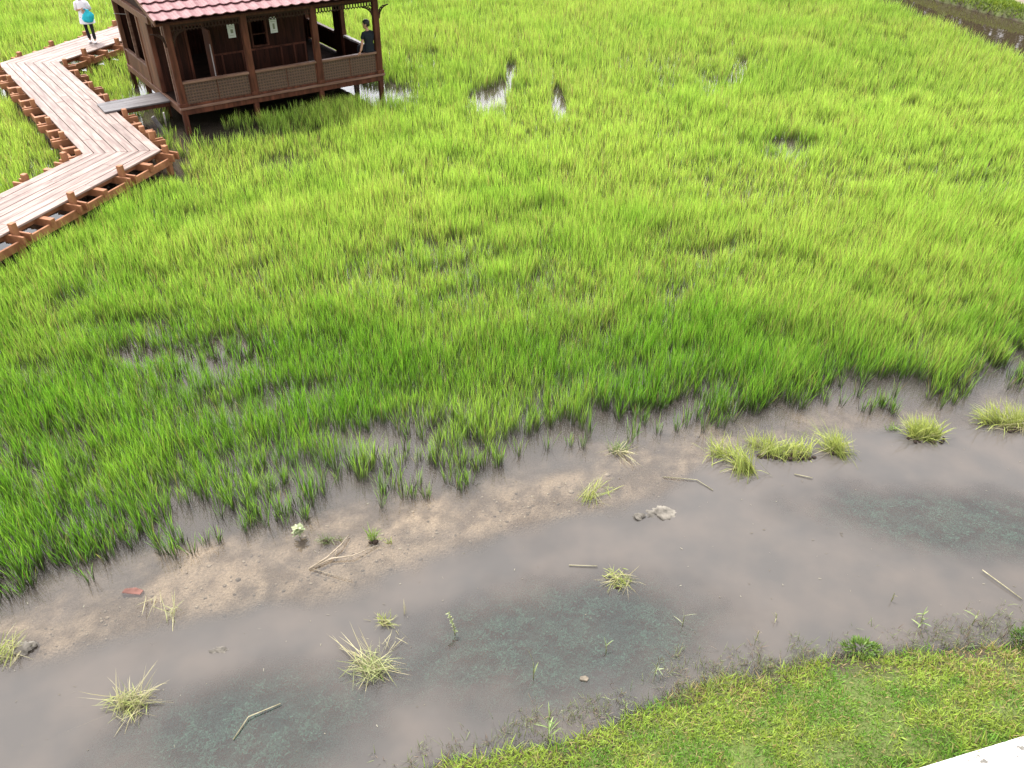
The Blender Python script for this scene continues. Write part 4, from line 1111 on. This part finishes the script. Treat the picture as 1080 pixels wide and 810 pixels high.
# ------------------------------------------------------------------ submerged weed beds
WL = ['large dark green weed bed under the water in the middle of the pond', 'dark green weed bed under the water at the lower left of the pond', 'grey green weed bed under the water at the right of the pond']
for kk in range(3):
    c = at(*WEEDS[kk][0]); a_ = WEEDS[kk][1] + .6
    X, Y = pts_region(c[0] - a_, c[0] + a_, c[1] - 1.3, c[1] + 1.3, 1700)
    r = weed_field(X, Y, kk); keep = rng.random(len(X)) < sstep(1.45, .4, r); X, Y, r = X[keep], Y[keep], r[keep]
    gz = ground_z(X, Y); keep = gz < -.12; X, Y, r = X[keep], Y[keep], r[keep]; n = len(X)
    B = Blades(); nl = 5
    bump = fbm(X, Y, .16, 33, 2); zt = -.012 - .05 * sstep(.3, 1.1, r) - .03 * rng.random(n) - .09 * (1 - sstep(.35, .62, bump))
    I = np.repeat(np.arange(n), nl); m_ = len(I)
    col = lerp((0.014, 0.078, 0.074), (0.075, 0.23, 0.18), np.clip(rng.random(m_) ** 1.4 * (.25 + 1.1 * sstep(.35, .65, bump))[I], 0, 1))
    B.add(np.stack([X[I] + rng.normal(0, .012, m_), Y[I] + rng.normal(0, .012, m_), zt[I] - .02], -1), rng.uniform(0, 6.28, m_), np.full(m_, .045) * rng.uniform(.6, 1.3, m_), np.full(m_, .017), rng.uniform(.7, 1.4, m_), rng.uniform(0, .5, m_), col, col * 1.1, nseg=2)
    o = B.build('water_weed', M_STRAW); tag(o, WL[kk], 'water weed', 'submerged weed beds in the pond')

# ------------------------------------------------------------------ clumps, tufts and sprigs standing in the pond
M_ROOT = plain('root_clod', (0.030, 0.020, 0.014), .9, .4, 20, .5)
FRESH = ((0.19, 0.25, 0.045), (0.42, 0.46, 0.11)); GREEN = ((0.05, 0.12, 0.02), (0.19, 0.30, 0.04)); STRAW = ((0.28, 0.25, 0.12), (0.52, 0.48, 0.27))


def clod(parent, r, n, loc=(0, 0), seed=0, ry=.5):
    q = random.Random(seed); mb = MB()
    for i in range(n):
        a = q.uniform(0, 6.28); d = math.sqrt(q.random()); c = (loc[0] + r * d * math.cos(a), loc[1] + r * ry * d * math.sin(a), q.uniform(-.015, .02)); s = q.uniform(.012, .030)
        b = uv_ball(c, (s * q.uniform(.8, 1.6), s * q.uniform(.8, 1.4), s * q.uniform(.7, 1.1)), 7, 5); mb.add(b.v, b.f)
    mb.build('roots', M_ROOT, parent, smooth=True)


def clump(name, label, cat, px, spec, roots=None, group=None, seed=0):
    """spec: list of dicts (dx, dy, rx, ry, n, L, w, az, azs, lean, leans, bend, cols, z)"""
    c = at(*px); r_ = empty(name, (c[0], c[1], 0), 0, label, cat, group)
    g = np.random.default_rng(100 + seed); B = Blades()
    for s in spec:
        n = s['n']; a = g.uniform(0, 6.28, n); d = np.sqrt(g.random(n))
        bx_ = s.get('dx', 0) + s.get('rx', .05) * d * np.cos(a); by_ = s.get('dy', 0) + s.get('ry', .05) * d * np.sin(a)
        az = g.normal(s.get('az', 1.57), s.get('azs', 1.0), n) if not s.get('follow') else g.uniform(0, 6.28, n)
        if s.get('lean', .5) >= .8: bk_ = s['L'] * g.uniform(.0, .85, n) * (1 if s.get('follow') else .75); bx_ = bx_ - np.cos(az) * bk_ + g.normal(0, .035, n); by_ = by_ - np.sin(az) * bk_ * .8 + g.normal(0, .03, n)
        lo, hi = s.get('cols', FRESH); c1 = lerp(lo, hi, g.random(n))
        B.add(np.stack([bx_, by_, np.full(n, s.get('z', -.01)) + g.uniform(0, s.get('zr', .01), n)], -1), az, s['L'] * g.uniform(.55, 1.15, n), s.get('w', .0065) * g.uniform(.7, 1.2, n),
              np.abs(g.normal(s.get('lean', .5), s.get('leans', .25), n)), g.normal(s.get('bend', .5), .38, n) + 1.5 * (g.random(n) < .22), c1 * s.get('rootshade', .42), c1, tw=g.uniform(0, 6.28, n), nseg=s.get('seg', 4))  # blade feet darkened: contact shade and reflection at the water painted in
    B.build('blades', M_STRAW, r_)
    if roots: clod(r_, roots[0], roots[1], (0, roots[2] if len(roots) > 2 else -.02), seed, roots[3] if len(roots) > 3 else .4)
    return r_


GC = 'pale grass clumps standing in the pond'
clump('grass_clump', 'pale green grass clump splayed up and left from a dark root ball', 'grass clump', (782, 494),
      [dict(n=170, L=.50, az=1.9, azs=.55, lean=.95, leans=.35, bend=.45, rx=.07, ry=.05, w=.010), dict(n=120, L=.36, dx=-.18, dy=.26, rx=.22, ry=.08, az=2.2, azs=1.1, lean=.7, leans=.3, w=.009), dict(n=30, L=.42, az=2.6, azs=.6, lean=1.2, cols=STRAW)], (.12, 14, -.03), GC, 1)
clump('grass_clump', 'broad pale green grass clump beside the splayed clump, dark roots along its lower edge', 'grass clump', (828, 478),
      [dict(n=320, L=.34, rx=.36, ry=.09, az=1.2, azs=.9, lean=.8, leans=.35, bend=.5, w=.010), dict(n=60, L=.36, rx=.3, ry=.08, az=.3, azs=.5, lean=1.1, cols=STRAW), dict(n=120, L=.3, dx=-.3, dy=.1, rx=.2, ry=.1, az=1.8, azs=.8, lean=.6)], (.40, 60, -.09, .14), GC, 2)
clump('grass_clump', 'fan shaped pale grass clump with long blades reaching up left, between two rounder clumps', 'grass clump', (878, 476),
      [dict(n=120, L=.46, az=2.2, azs=.4, lean=.8, leans=.3, bend=.3, rx=.08, ry=.04, w=.009), dict(n=130, L=.34, az=.8, azs=.6, lean=.6, leans=.3, rx=.12, ry=.05), dict(n=40, L=.7, az=2.3, azs=.25, lean=1.1, leans=.2, bend=.2), dict(n=30, L=.35, az=.3, azs=.5, lean=1.0, cols=STRAW)], (.09, 12, -.02), GC, 3)
clump('grass_clump', 'rounded pale green grass clump with a wide flat base of dark roots', 'grass clump', (975, 462),
      [dict(n=340, L=.38, rx=.24, ry=.07, az=1.6, azs=.9, lean=.65, leans=.3, bend=.5, w=.010), dict(n=60, L=.42, az=2.6, azs=.4, lean=1.15, rx=.1), dict(n=40, L=.34, az=.1, azs=.5, lean=1.1, cols=STRAW, rx=.1), dict(n=40, L=.16, dx=-.42, dy=.16, rx=.1, ry=.04, cols=GREEN)], (.30, 26, -.06, .25), GC, 4)
clump('grass_clump', 'arching pale grass clump at the right edge, bent over like a roll', 'grass clump', (1068, 452),
      [dict(n=200, L=.42, dx=-.15, dy=.12, rx=.26, ry=.10, az=2.4, azs=.9, lean=.7, leans=.3, bend=.7, w=.010), dict(n=180, L=.46, dx=.1, rx=.14, ry=.05, az=1.7, azs=.7, lean=.6, leans=.3), dict(n=60, L=.40, az=.2, azs=.6, lean=1.0, rx=.2, cols=STRAW)], (.14, 14, -.04), GC, 5)
ST = 'straw tufts collapsed on the pond'
clump('grass_tuft', 'thin straggly tuft leaning right from a dark red root beside the pale rock', 'grass tuft', (622, 524),
      [dict(n=42, L=.42, az=.9, azs=.45, lean=1.0, leans=.2, bend=.2, w=.008), dict(n=14, L=.36, az=2.0, azs=.6, lean=.9, cols=STRAW), dict(n=5, L=.5, az=-.7, azs=.2, lean=1.5, leans=.05, bend=0, cols=STRAW), dict(n=16, L=.2, dx=.22, dy=.14, rx=.1, az=.5, azs=.8, lean=1.2)], (.035, 5, 0), ST, 6)
clump('grass_tuft', 'green tuft with long straw trailing down, at the foot of the rice', 'grass tuft', (652, 478),
      [dict(n=50, L=.26, rx=.14, ry=.05, az=1.5, azs=.9, lean=.5, cols=GREEN), dict(n=26, L=.46, dx=.05, az=-.9, azs=.35, lean=1.45, leans=.08, bend=.1, cols=STRAW, z=.02), dict(n=10, L=.5, az=.3, azs=.5, lean=1.4, leans=.08, bend=.1, cols=STRAW, z=.02)], None, ST, 7)
clump('grass_tuft', 'low yellow green tuft with spiky straws floating above the middle weed bed', 'grass tuft', (652, 612),
      [dict(n=90, L=.17, rx=.09, ry=.11, follow=1, lean=.9, bend=.5, w=.008), dict(n=26, L=.34, rx=.10, ry=.12, follow=1, lean=1.4, leans=.1, bend=.1, cols=STRAW, z=.02), dict(n=5, L=.34, dx=.06, dy=-.1, az=-.9, azs=.5, lean=1.45, leans=.08, bend=0, cols=STRAW, z=.02), dict(n=4, L=.4, az=3.1, azs=.15, lean=1.5, leans=.05, bend=0, cols=STRAW, z=.02)], (.05, 5, -.12), ST, 8)
clump('straw_pile', 'big tangle of pale straw fanned left across open water in front', 'straw', (392, 706),
      [dict(n=100, L=.32, rx=.17, ry=.15, follow=1, lean=1.2, leans=.2, bend=.2, cols=((.2, .24, .07), (.42, .44, .2)), z=.02, zr=.05, w=.007), dict(n=34, L=.62, dx=-.1, dy=.04, rx=.08, az=2.6, azs=.28, lean=1.45, leans=.08, bend=.05, cols=STRAW, z=.02, zr=.04, w=.008), dict(n=18, L=.48, dx=.05, dy=.02, az=.2, azs=.3, lean=1.45, leans=.08, bend=.05, cols=STRAW, z=.02, zr=.04), dict(n=8, L=.4, az=-1.7, azs=.6, lean=1.45, leans=.08, bend=0, cols=STRAW, z=.02), dict(n=30, L=.2, rx=.15, ry=.13, follow=1, lean=.5, cols=GREEN)], None, ST, 9)
clump('grass_tuft', 'small yellowish tuft just above the big straw tangle', 'grass tuft', (406, 656),
      [dict(n=46, L=.16, rx=.07, ry=.05, follow=1, lean=.7, bend=.3), dict(n=12, L=.28, follow=1, rx=.08, ry=.06, lean=1.4, leans=.1, bend=0, cols=STRAW, z=.02), dict(n=3, L=.22, dx=.2, dy=.1, az=1.5, azs=.2, lean=.1, leans=.05, bend=0, cols=STRAW), dict(n=14, L=.24, dx=.12, dy=-.2, rx=.12, ry=.14, follow=1, lean=1.4, leans=.1, bend=0, cols=STRAW, z=.02)], (.03, 4), ST, 10)
clump('straw_pile', 'heap of straw and green blades floating at the lower left corner', 'straw', (136, 744),
      [dict(n=120, L=.25, rx=.20, ry=.11, follow=1, lean=.8, cols=((.2, .26, .06), (.4, .42, .14))), dict(n=34, L=.46, dx=.1, dy=.06, rx=.1, az=.8, azs=.45, lean=1.1, leans=.15, bend=.1, cols=STRAW, z=.02), dict(n=12, L=.75, dx=-.05, az=3.35, azs=.16, lean=1.5, leans=.05, bend=0, cols=STRAW, z=.025), dict(n=16, L=.4, dx=-.06, dy=.06, az=1.9, azs=.3, lean=.8, leans=.3, bend=.1, cols=STRAW), dict(n=14, L=.3, dx=.08, dy=-.1, az=-1.4, azs=.5, lean=1.4, leans=.1, bend=0, cols=STRAW, z=.02)], (.05, 6, -.02), ST, 11)
clump('grass_tuft', 'pale dry tuft cut off by the left edge beside a grey stone', 'grass tuft', (8, 690),
      [dict(n=70, L=.30, rx=.10, ry=.12, az=1.2, azs=.9, lean=.9, leans=.3), dict(n=36, L=.34, rx=.1, ry=.1, az=.2, azs=.8, lean=1.3, leans=.15, bend=.1, cols=STRAW, z=.02)], None, ST, 12)
clump('grass_tuft', 'wispy sprawling stems lying over the sand near the brick fragment', 'grass tuft', (180, 650),
      [dict(n=14, L=.28, rx=.05, ry=.06, az=1.8, azs=.7, lean=1.1, leans=.25, bend=.1, cols=((.3, .32, .12), (.45, .45, .22)), z=.02), dict(n=4, L=.34, az=-1.5, azs=.4, lean=1.45, leans=.05, bend=0, cols=STRAW, z=.02), dict(n=5, L=.4, dx=-.26, dy=.24, az=.1, azs=1.5, lean=1.5, leans=.05, bend=0, cols=STRAW, z=.02), dict(n=3, L=.4, dx=-.24, dy=.20, az=-1.3, azs=.2, lean=1.5, leans=.03, bend=0, cols=STRAW, z=.02)], None, ST, 13)
SPR = 'small green sprouts on the sandbar'
clump('grass_sprout', 'bright green upright sprout with reddish roots on the sandbar', 'sprout', (393, 570),
      [dict(n=46, L=.22, rx=.05, ry=.03, az=1.57, azs=1.5, lean=.2, leans=.18, bend=.3, cols=((.10, .22, .03), (.26, .38, .06)), seg=3)], (.07, 7, -.03), SPR, 14)
clump('grass_sprout', 'bushy dull green sprout between the pale leafy plant and the bare twig', 'sprout', (344, 571),
      [dict(n=60, L=.13, rx=.08, ry=.04, follow=1, lean=.5, bend=.4, cols=((.10, .15, .05), (.22, .27, .10)), seg=3), dict(n=30, L=.1, dx=.15, dy=.03, rx=.07, ry=.03, follow=1, lean=.5, cols=((.12, .15, .06), (.22, .25, .11)), seg=3)], (.04, 4), SPR, 15)
clump('grass_sprout', 'tiny yellow green sprout at the right end of the bare twig', 'sprout', (411, 573), [dict(n=18, L=.11, rx=.03, ry=.02, follow=1, lean=.4, cols=FRESH, seg=3)], None, SPR, 16)

# pale broad-leaved plant
c = at(316, 566); pl = empty('leafy_plant', (c[0], c[1], 0), 0, 'pale broad leaved plant standing alone in shallow water by the rice', 'plant')
MB().tube([(0, 0, -.06), (.004, 0, .06), (-.002, .01, .15)], [.006, .005, .003], 6).build('stem', plain('plant_stem', (.16, .17, .08), .7), pl)
B = Blades(); n = 46; a = rng.uniform(0, 6.28, n); h = rng.uniform(.06, .17, n)
cc = lerp((.20, .25, .12), (.46, .48, .30), rng.random(n))
B.add(np.stack([.01 * np.cos(a), .01 * np.sin(a), h], -1), a, rng.uniform(.05, .10, n), rng.uniform(.026, .040, n), rng.uniform(.8, 1.5, n), rng.uniform(0, .6, n), cc * .8, cc, tw=a + 1.57, nseg=4)
B.build('leaves', M_STRAW, pl)
# forked dead twig on the sand
mb = MB(); P_ = lambda px, py, z=.02: tuple(at(px, py, z))
mb.tube([P_(326, 600), P_(345, 588, .05), P_(360, 574, .06), P_(368, 564, .03)], [.013, .011, .008, .005], 6); mb.tube([P_(328, 599), P_(350, 589, .03), P_(372, 586, .05), P_(398, 575, .02)], [.012, .010, .007, .004], 6)
mb.tube([P_(355, 580, .06), P_(353, 588, .01)], .005, 5); mb.tube([P_(330, 600), P_(350, 606), P_(372, 612)], [.006, .005, .003], 5)
tag(mb.build('dead_twig', wood('twig_bark', (.2, .16, .11), (.34, .28, .21)), None, smooth=True), 'forked pale dead twig lying on the sandbar beside the sprouts', 'twig')

# stones
def stone(name, px, r, label, mat, seed, z=0.0, cat='stone', group=None, flat=.5):
    q = random.Random(seed); bm = bmesh.new(); bmesh.ops.create_icosphere(bm, subdivisions=4, radius=1)
    sx3 = [q.uniform(0, 9) for _ in range(3)]
    for v in bm.verts:
        d = 1 + .22 * math.sin(3 * v.co.x + sx3[0]) * math.sin(2.6 * v.co.y + sx3[1]) + .16 * math.sin(5.5 * v.co.z + 4 * v.co.x + sx3[2]) + .10 * math.sin(11 * v.co.x + 9 * v.co.y + sx3[0]) + .07 * math.sin(23 * v.co.x - 17 * v.co.y + sx3[1]) + .05 * math.sin(31 * v.co.y + 27 * v.co.x)
        v.co = Vector((v.co.x * r[0], v.co.y * r[1], v.co.z * r[2])) * d
    me = bpy.data.meshes.new(name); bm.to_mesh(me); bm.free(); c = at(*px)
    o = link_mesh(name, me, mat, None, True, (c[0], c[1], z)); return tag(o, label, cat, group)


M_ROCK = plain('pale_rock', (0.125, 0.112, 0.094), .9, .7, 9, .8); M_BRICK = plain('brick_red', (0.14, 0.065, 0.052), .9, .4, 14, .5)
stone('rock', (697, 541), (.17, .13, .045), 'flat pale grey rock breaking the surface at the end of the sandbar', M_ROCK, 3, -.022)
stone('rock', (674, 545), (.075, .055, .035), 'small pale rock touching the left side of the flat rock', M_ROCK, 5)
stone('rock', (26, 684), (.12, .09, .05), 'grey stone half sunk beside the dry tuft at the left edge', M_ROCK, 8)
stone('rock', (230, 686), (.10, .06, .03), 'dull sunken stone at the lower edge of the sandbar', M_ROCK, 9, -.02)
tag(MB().prism([(-.12, -.03), (.11, -.05), (.13, .02), (.02, .06), (-.10, .04)], -.04, .028).build('brick_fragment', M_BRICK, None, bevel=.008, loc=tuple(at(140, 625, -.024))), 'broken red brick fragment lying on the wet sand', 'brick')
tag(MB().prism([(-.05, -.02), (.03, -.035), (.05, .0), (.02, .03), (-.04, .02)], -.01, .018).build('dead_leaf', plain('dead_leaf', (.15, .125, .095), .8, .4, 30, .4), None, bevel=.004, loc=tuple(at(616, 716))), 'pale curled dead leaf floating over the middle weed bed', 'leaf')

# pebbles, thin floating bits
mb = MB(); q = random.Random(5)
for i in range(420):
    px = q.uniform(0, 740); t = px / 740; py = 690 - 205 * t + q.gauss(0, 26 - 6 * t)
    c = at(px, py); z = float(ground_z(np.array([c[0]]), np.array([c[1]]))[0])
    if z < -.07: continue
    s = q.uniform(.006, .020) * (1.6 if q.random() < .08 else 1); b = uv_ball((c[0], c[1], z + s * .2), (s * q.uniform(.8, 1.6), s * q.uniform(.8, 1.4), s * .7), 6, 4); mb.add(b.v, b.f)
tag(mb.build('pebbles', wood('pebble', (.20, .16, .12), (.5, .44, .36), (20, 20, 20), .8, .5), None, smooth=True), 'small pebbles and grit scattered over the shallow sandbar', 'pebbles', kind='stuff')


def stick(name, label, pts, r, mat, cat, group=None):
    return tag(MB().tube([tuple(at(px, py, z)) for px, py, z in pts], r, 5).build(name, mat, None, smooth=True), label, cat, group)


M_STK = wood('dry_stalk', (.22, .2, .12), (.36, .33, .22))
stick('dry_stalk', 'long bent dry stalk floating over the lower left weed bed', [(246, 780, .01), (262, 756, .03), (296, 742, .02)], .006, M_STK, 'stalk')
stick('dry_stalk', 'pair of crossed dry stalks near the right edge of the pond', [(1036, 601, .03), (1058, 617, .03), (1078, 632, .02)], .007, M_STK, 'stalk')
stick('dry_stalk', 'straight pale stalk floating on the brown water near the straggly tuft', [(700, 503, .015), (735, 506, .02), (752, 517, .01)], .006, M_STK, 'stalk')
stick('dry_stalk', 'short pale stalk floating near the fan shaped clump', [(838, 500, .015), (857, 504, .02)], .007, M_STK, 'stalk')
stick('dry_stalk', 'thin stalk lying level to the left of the spiky floating tuft', [(600, 596, .015), (630, 597, .02)], .006, M_STK, 'stalk')

# herbs rising from the water and at the shore
def herb(px, h, label, n=9, lean=(0, 0), cols=GREEN, lw=.012, LL=.09, cat='plant', group='herbs along the pond', seed=0, name='water_herb', sprawl=.9):
    c = at(*px); r_ = empty(name, (c[0], c[1], 0), 0, label, cat, group); g = np.random.default_rng(seed + 900)
    zb = float(ground_z(np.array([c[0]]), np.array([c[1]]))[0]); z0 = min(zb, 0) - .02 if zb < 0 else zb - .02
    top = (lean[0], lean[1], max(zb, 0) + h)
    MB().tube([(0, 0, z0), (lean[0] * .4, lean[1] * .4, max(zb, 0) + h * .5), top], [.006, .005, .003], 5).build('stem', plain('herb_stem', (.14, .15, .06), .7), r_)
    t = g.uniform(.15, 1, n); cc = lerp(*cols, g.random(n))
    B = Blades(); B.add(np.stack([lean[0] * t, lean[1] * t, max(zb, 0) + h * t], -1), g.uniform(0, 6.28, n), LL * g.uniform(.6, 1.3, n), lw * g.uniform(.7, 1.3, n), np.abs(g.normal(sprawl, .3, n)), g.uniform(.1, .8, n), cc * .7, cc, nseg=4)
    B.build('leaves', M_STRAW, r_); return r_


herb((482, 672), .30, 'seeding stalk with many small pale leaves, rising over the middle weed bed', 34, (-.09, .10), ((.22, .28, .12), (.40, .44, .22)), .014, .035, seed=1)
herb((563, 716), .22, 'two bladed green sprig standing in the lower part of the weed bed', 3, (-.01, .04), ((.2, .28, .1), (.36, .42, .2)), .014, .17, seed=2, sprawl=.2)
herb((578, 782), .34, 'tallest leafy herb at the shore, with a drooping pale flower head', 13, (.0, .06), ((.12, .22, .06), (.30, .38, .14)), .015, .15, seed=3)
herb((640, 690), .12, 'sprig with a curled blade left of the pond herb cluster', 3, (-.02, .06), ((.2, .28, .1), (.36, .42, .2)), .012, .12, seed=4, sprawl=.5)
herb((690, 713), .2, 'spidery green herb standing between the weed bed and the bank', 9, (.02, .03), ((.2, .26, .12), (.38, .42, .22)), .010, .13, seed=5)
herb((720, 660), .16, 'faint wiry stem poking up from open water above the bank', 4, (.0, .02), ((.26, .28, .16), (.4, .42, .26)), .008, .13, seed=6, sprawl=1.2)
herb((660, 752), .14, 'short two leaved sprig at the muddy water edge', 5, (-.02, .03), ((.2, .26, .12), (.36, .42, .2)), .012, .10, seed=7)
herb((797, 676), .14, 'reddish thin sprig in the shallows above the bank', 6, (.02, .03), ((.2, .14, .1), (.34, .28, .16)), .008, .08, seed=8)
herb((818, 655), .10, 'lonely dark sprig in open brown water', 3, (.0, .02), ((.12, .13, .06), (.3, .3, .14)), .010, .07, seed=9)
herb((940, 635), .13, 'lone dark stemmed sprig standing clear of the right bank', 3, (.01, .03), ((.1, .1, .05), (.3, .26, .14)), .010, .07, seed=10)
herb((1025, 660), .2, 'pale bladed herb rising beside the right hand shore', 9, (.03, .05), ((.2, .26, .1), (.4, .44, .2)), .012, .12, seed=11)
herb((970, 662), .18, 'green herb with broad tilted blades in the right shallows', 8, (.0, .05), ((.16, .24, .08), (.34, .4, .16)), .014, .12, seed=12)


def bush(px, z, r, label, seed, cols):
    c = at(*px, z); r_ = empty('shore_bush', (c[0], c[1], z - .05), 0, label, 'bush', 'low bushes on the bank edge'); g = np.random.default_rng(seed)
    B = Blades(); n = 260; a = g.uniform(0, 6.28, n); d = np.sqrt(g.random(n)); hh = r[2] * np.sqrt(np.clip(1 - d ** 2, 0, 1)) * g.uniform(.5, 1, n)
    cc = lerp(*cols, g.random(n)); B.add(np.stack([r[0] * d * np.cos(a), r[1] * d * np.sin(a), hh * .7], -1), a + g.normal(0, .6, n), g.uniform(.05, .10, n), g.uniform(.010, .02, n), g.uniform(.2, 1.3, n), g.uniform(0, .8, n), cc * .6, cc, nseg=3)
    B.build('leaves', M_TURF, r_)
    q = random.Random(seed); mb = MB()
    for i in range(7):
        x, y = q.uniform(-.6, .6) * r[0], q.uniform(-.6, .6) * r[1]; mb.tube([(x * .5, y * .5, -.03), (x, y, r[2] * .7)], [.006, .003], 5)
    mb.build('stems', plain('bush_stem', (.10, .09, .05), .8), r_)


bush((908, 684), .10, (.20, .10, .16), 'dark green leafy bush on the bank edge, small and domed', 21, ((.05, .11, .02), (.16, .25, .04)))
bush((1082, 678), .10, (.14, .16, .26), 'taller dark bush cut off by the right edge of the bank', 22, ((.04, .09, .02), (.13, .20, .04)))
bush((868, 722), .10, (.22, .14, .14), 'grey green bushy patch spilling over the muddy bank', 23, ((.05, .10, .03), (.15, .21, .06)))

# fringe of fine shore weeds, one uncountable mass
B = Blades(); X, Y = [], []
for (pa, pb, n, sp) in (((690, 708), (1078, 672), 260, 9), ((520, 778), (690, 735), 120, 10), ((700, 740), (860, 700), 220, 8), ((400, 806), (520, 782), 40, 9), ((960, 670), (1078, 655), 70, 14)):
    for i in range(n):
        t = rng.random(); px = pa[0] + (pb[0] - pa[0]) * t + rng.normal(0, 4); py = pa[1] + (pb[1] - pa[1]) * t + rng.normal(0, sp); c = at(px, py); X.append(c[0]); Y.append(c[1])
X, Y = np.array(X), np.array(Y); I = np.repeat(np.arange(len(X)), 6); n = len(I)
gz = np.maximum(ground_z(X, Y), -.01)[I]
cc = lerp((.10, .13, .05), (.26, .30, .13), rng.random(n)); dd = rng.random(n) < .3; cc[dd] = lerp((.14, .10, .07), (.26, .19, .13), rng.random(dd.sum()))
B.add(np.stack([X[I] + rng.normal(0, .02, n), Y[I] + rng.normal(0, .02, n), gz - .01], -1), rng.uniform(0, 6.28, n), rng.uniform(.05, .17, n), rng.uniform(.003, .007, n), np.abs(rng.normal(.4, .4, n)), rng.normal(.5, .6, n), cc * .45, cc, nseg=3)
o = B.build('shore_weeds', M_TURF); tag(o, 'fringe of fine dull weeds in the mud along the near shore', 'weeds', kind='stuff')


# ------------------------------------------------------------------ unseen trees, added beyond the channel to darken its reflection
def tree(x, y, h, label, seed):
    q = random.Random(seed); g = np.random.default_rng(seed)
    z = float(ground_z(np.array([x]), np.array([y]))[0]); t = empty('tree', (x, y, z), 0, label, 'tree', 'unseen trees added to darken the reflection in the brown channel')
    mb = MB(); mb.tube([(0, 0, -.3), (q.uniform(-.2, .2), q.uniform(-.2, .2), h * .35), (q.uniform(-.3, .3), q.uniform(-.3, .3), h * .75)], [h * .035, h * .026, h * .01], 9)
    tips = []
    for i in range(16):
        a = q.uniform(0, 6.28); r0 = h * q.uniform(.16, .40); zz = h * (.06 + .84 * i / 15); tips.append((r0 * math.cos(a), r0 * math.sin(a), zz))
        mb.tube([(0, 0, min(zz * .8, h * q.uniform(.28, .5))), (r0 * .5 * math.cos(a), r0 * .5 * math.sin(a), zz * .85), tips[-1]], [h * .014, h * .009, h * .004], 6)
    mb.build('trunk', wood('tree_bark', (.06, .045, .03), (.14, .11, .08), (6, 6, 1)), t, smooth=True)
    n = 22000; I = g.integers(0, len(tips), n); c = np.array(tips)[I] + g.normal(0, 1, (n, 3)) * np.array([h * .13, h * .13, h * .085])
    col = lerp((.025, .055, .012), (.07, .12, .025), np.clip(.5 + .25 * g.normal(0, 1, len(tips))[I] + g.normal(0, .2, n), 0, 1))
    B = Blades(); B.add(c, g.uniform(0, 6.28, n), g.uniform(.18, .34, n), g.uniform(.10, .18, n), g.uniform(.6, 2.2, n), g.uniform(0, .8, n), col, col, nseg=2); B.build('crown', M_TURF, t)


for i, (x, y, h, lb) in enumerate(((19.5, 50, 8.5, 'rounded unseen dark tree beyond the channel, farthest left of the bank trees'), (23.5, 49, 7.0, 'low spreading unseen dark tree beyond the channel'), (27.5, 48, 9.0, 'tallest unseen dark tree beyond the channel'),
                                    (31.5, 46, 7.5, 'dense unseen dark tree beyond the channel, right of the tallest'), (35.5, 44, 8.0, 'outermost unseen dark tree on the right end of the far bank'))):
    tree(x, y, h, lb, 300 + i)


# floating flecks : leaf crumbs and foam specks drifting on the pond
X, Y = pts_region(-7, 8, 3.2, 10.5, 9); keep = (Y > ybank(X) + .2) & (Y < yrice(X) - .05) & (fbm(X, Y, 1.4, 120) > .47); X, Y = X[keep], Y[keep]; n = len(X)
cc = lerp((.10, .085, .055), (.34, .32, .24), rng.random(n) ** 1.5); B = Blades()
B.add(np.stack([X, Y, np.full(n, .006)], -1), rng.uniform(0, 6.28, n), rng.uniform(.010, .045, n), rng.uniform(.004, .011, n), rng.uniform(1.35, 1.57, n), rng.uniform(-.1, .1, n), cc, cc, tw=rng.uniform(0, 6.28, n), nseg=2)
o = B.build('floating_flecks', M_STRAW); tag(o, 'tiny leaf crumbs and specks drifting over the brown pond water', 'debris', kind='stuff')
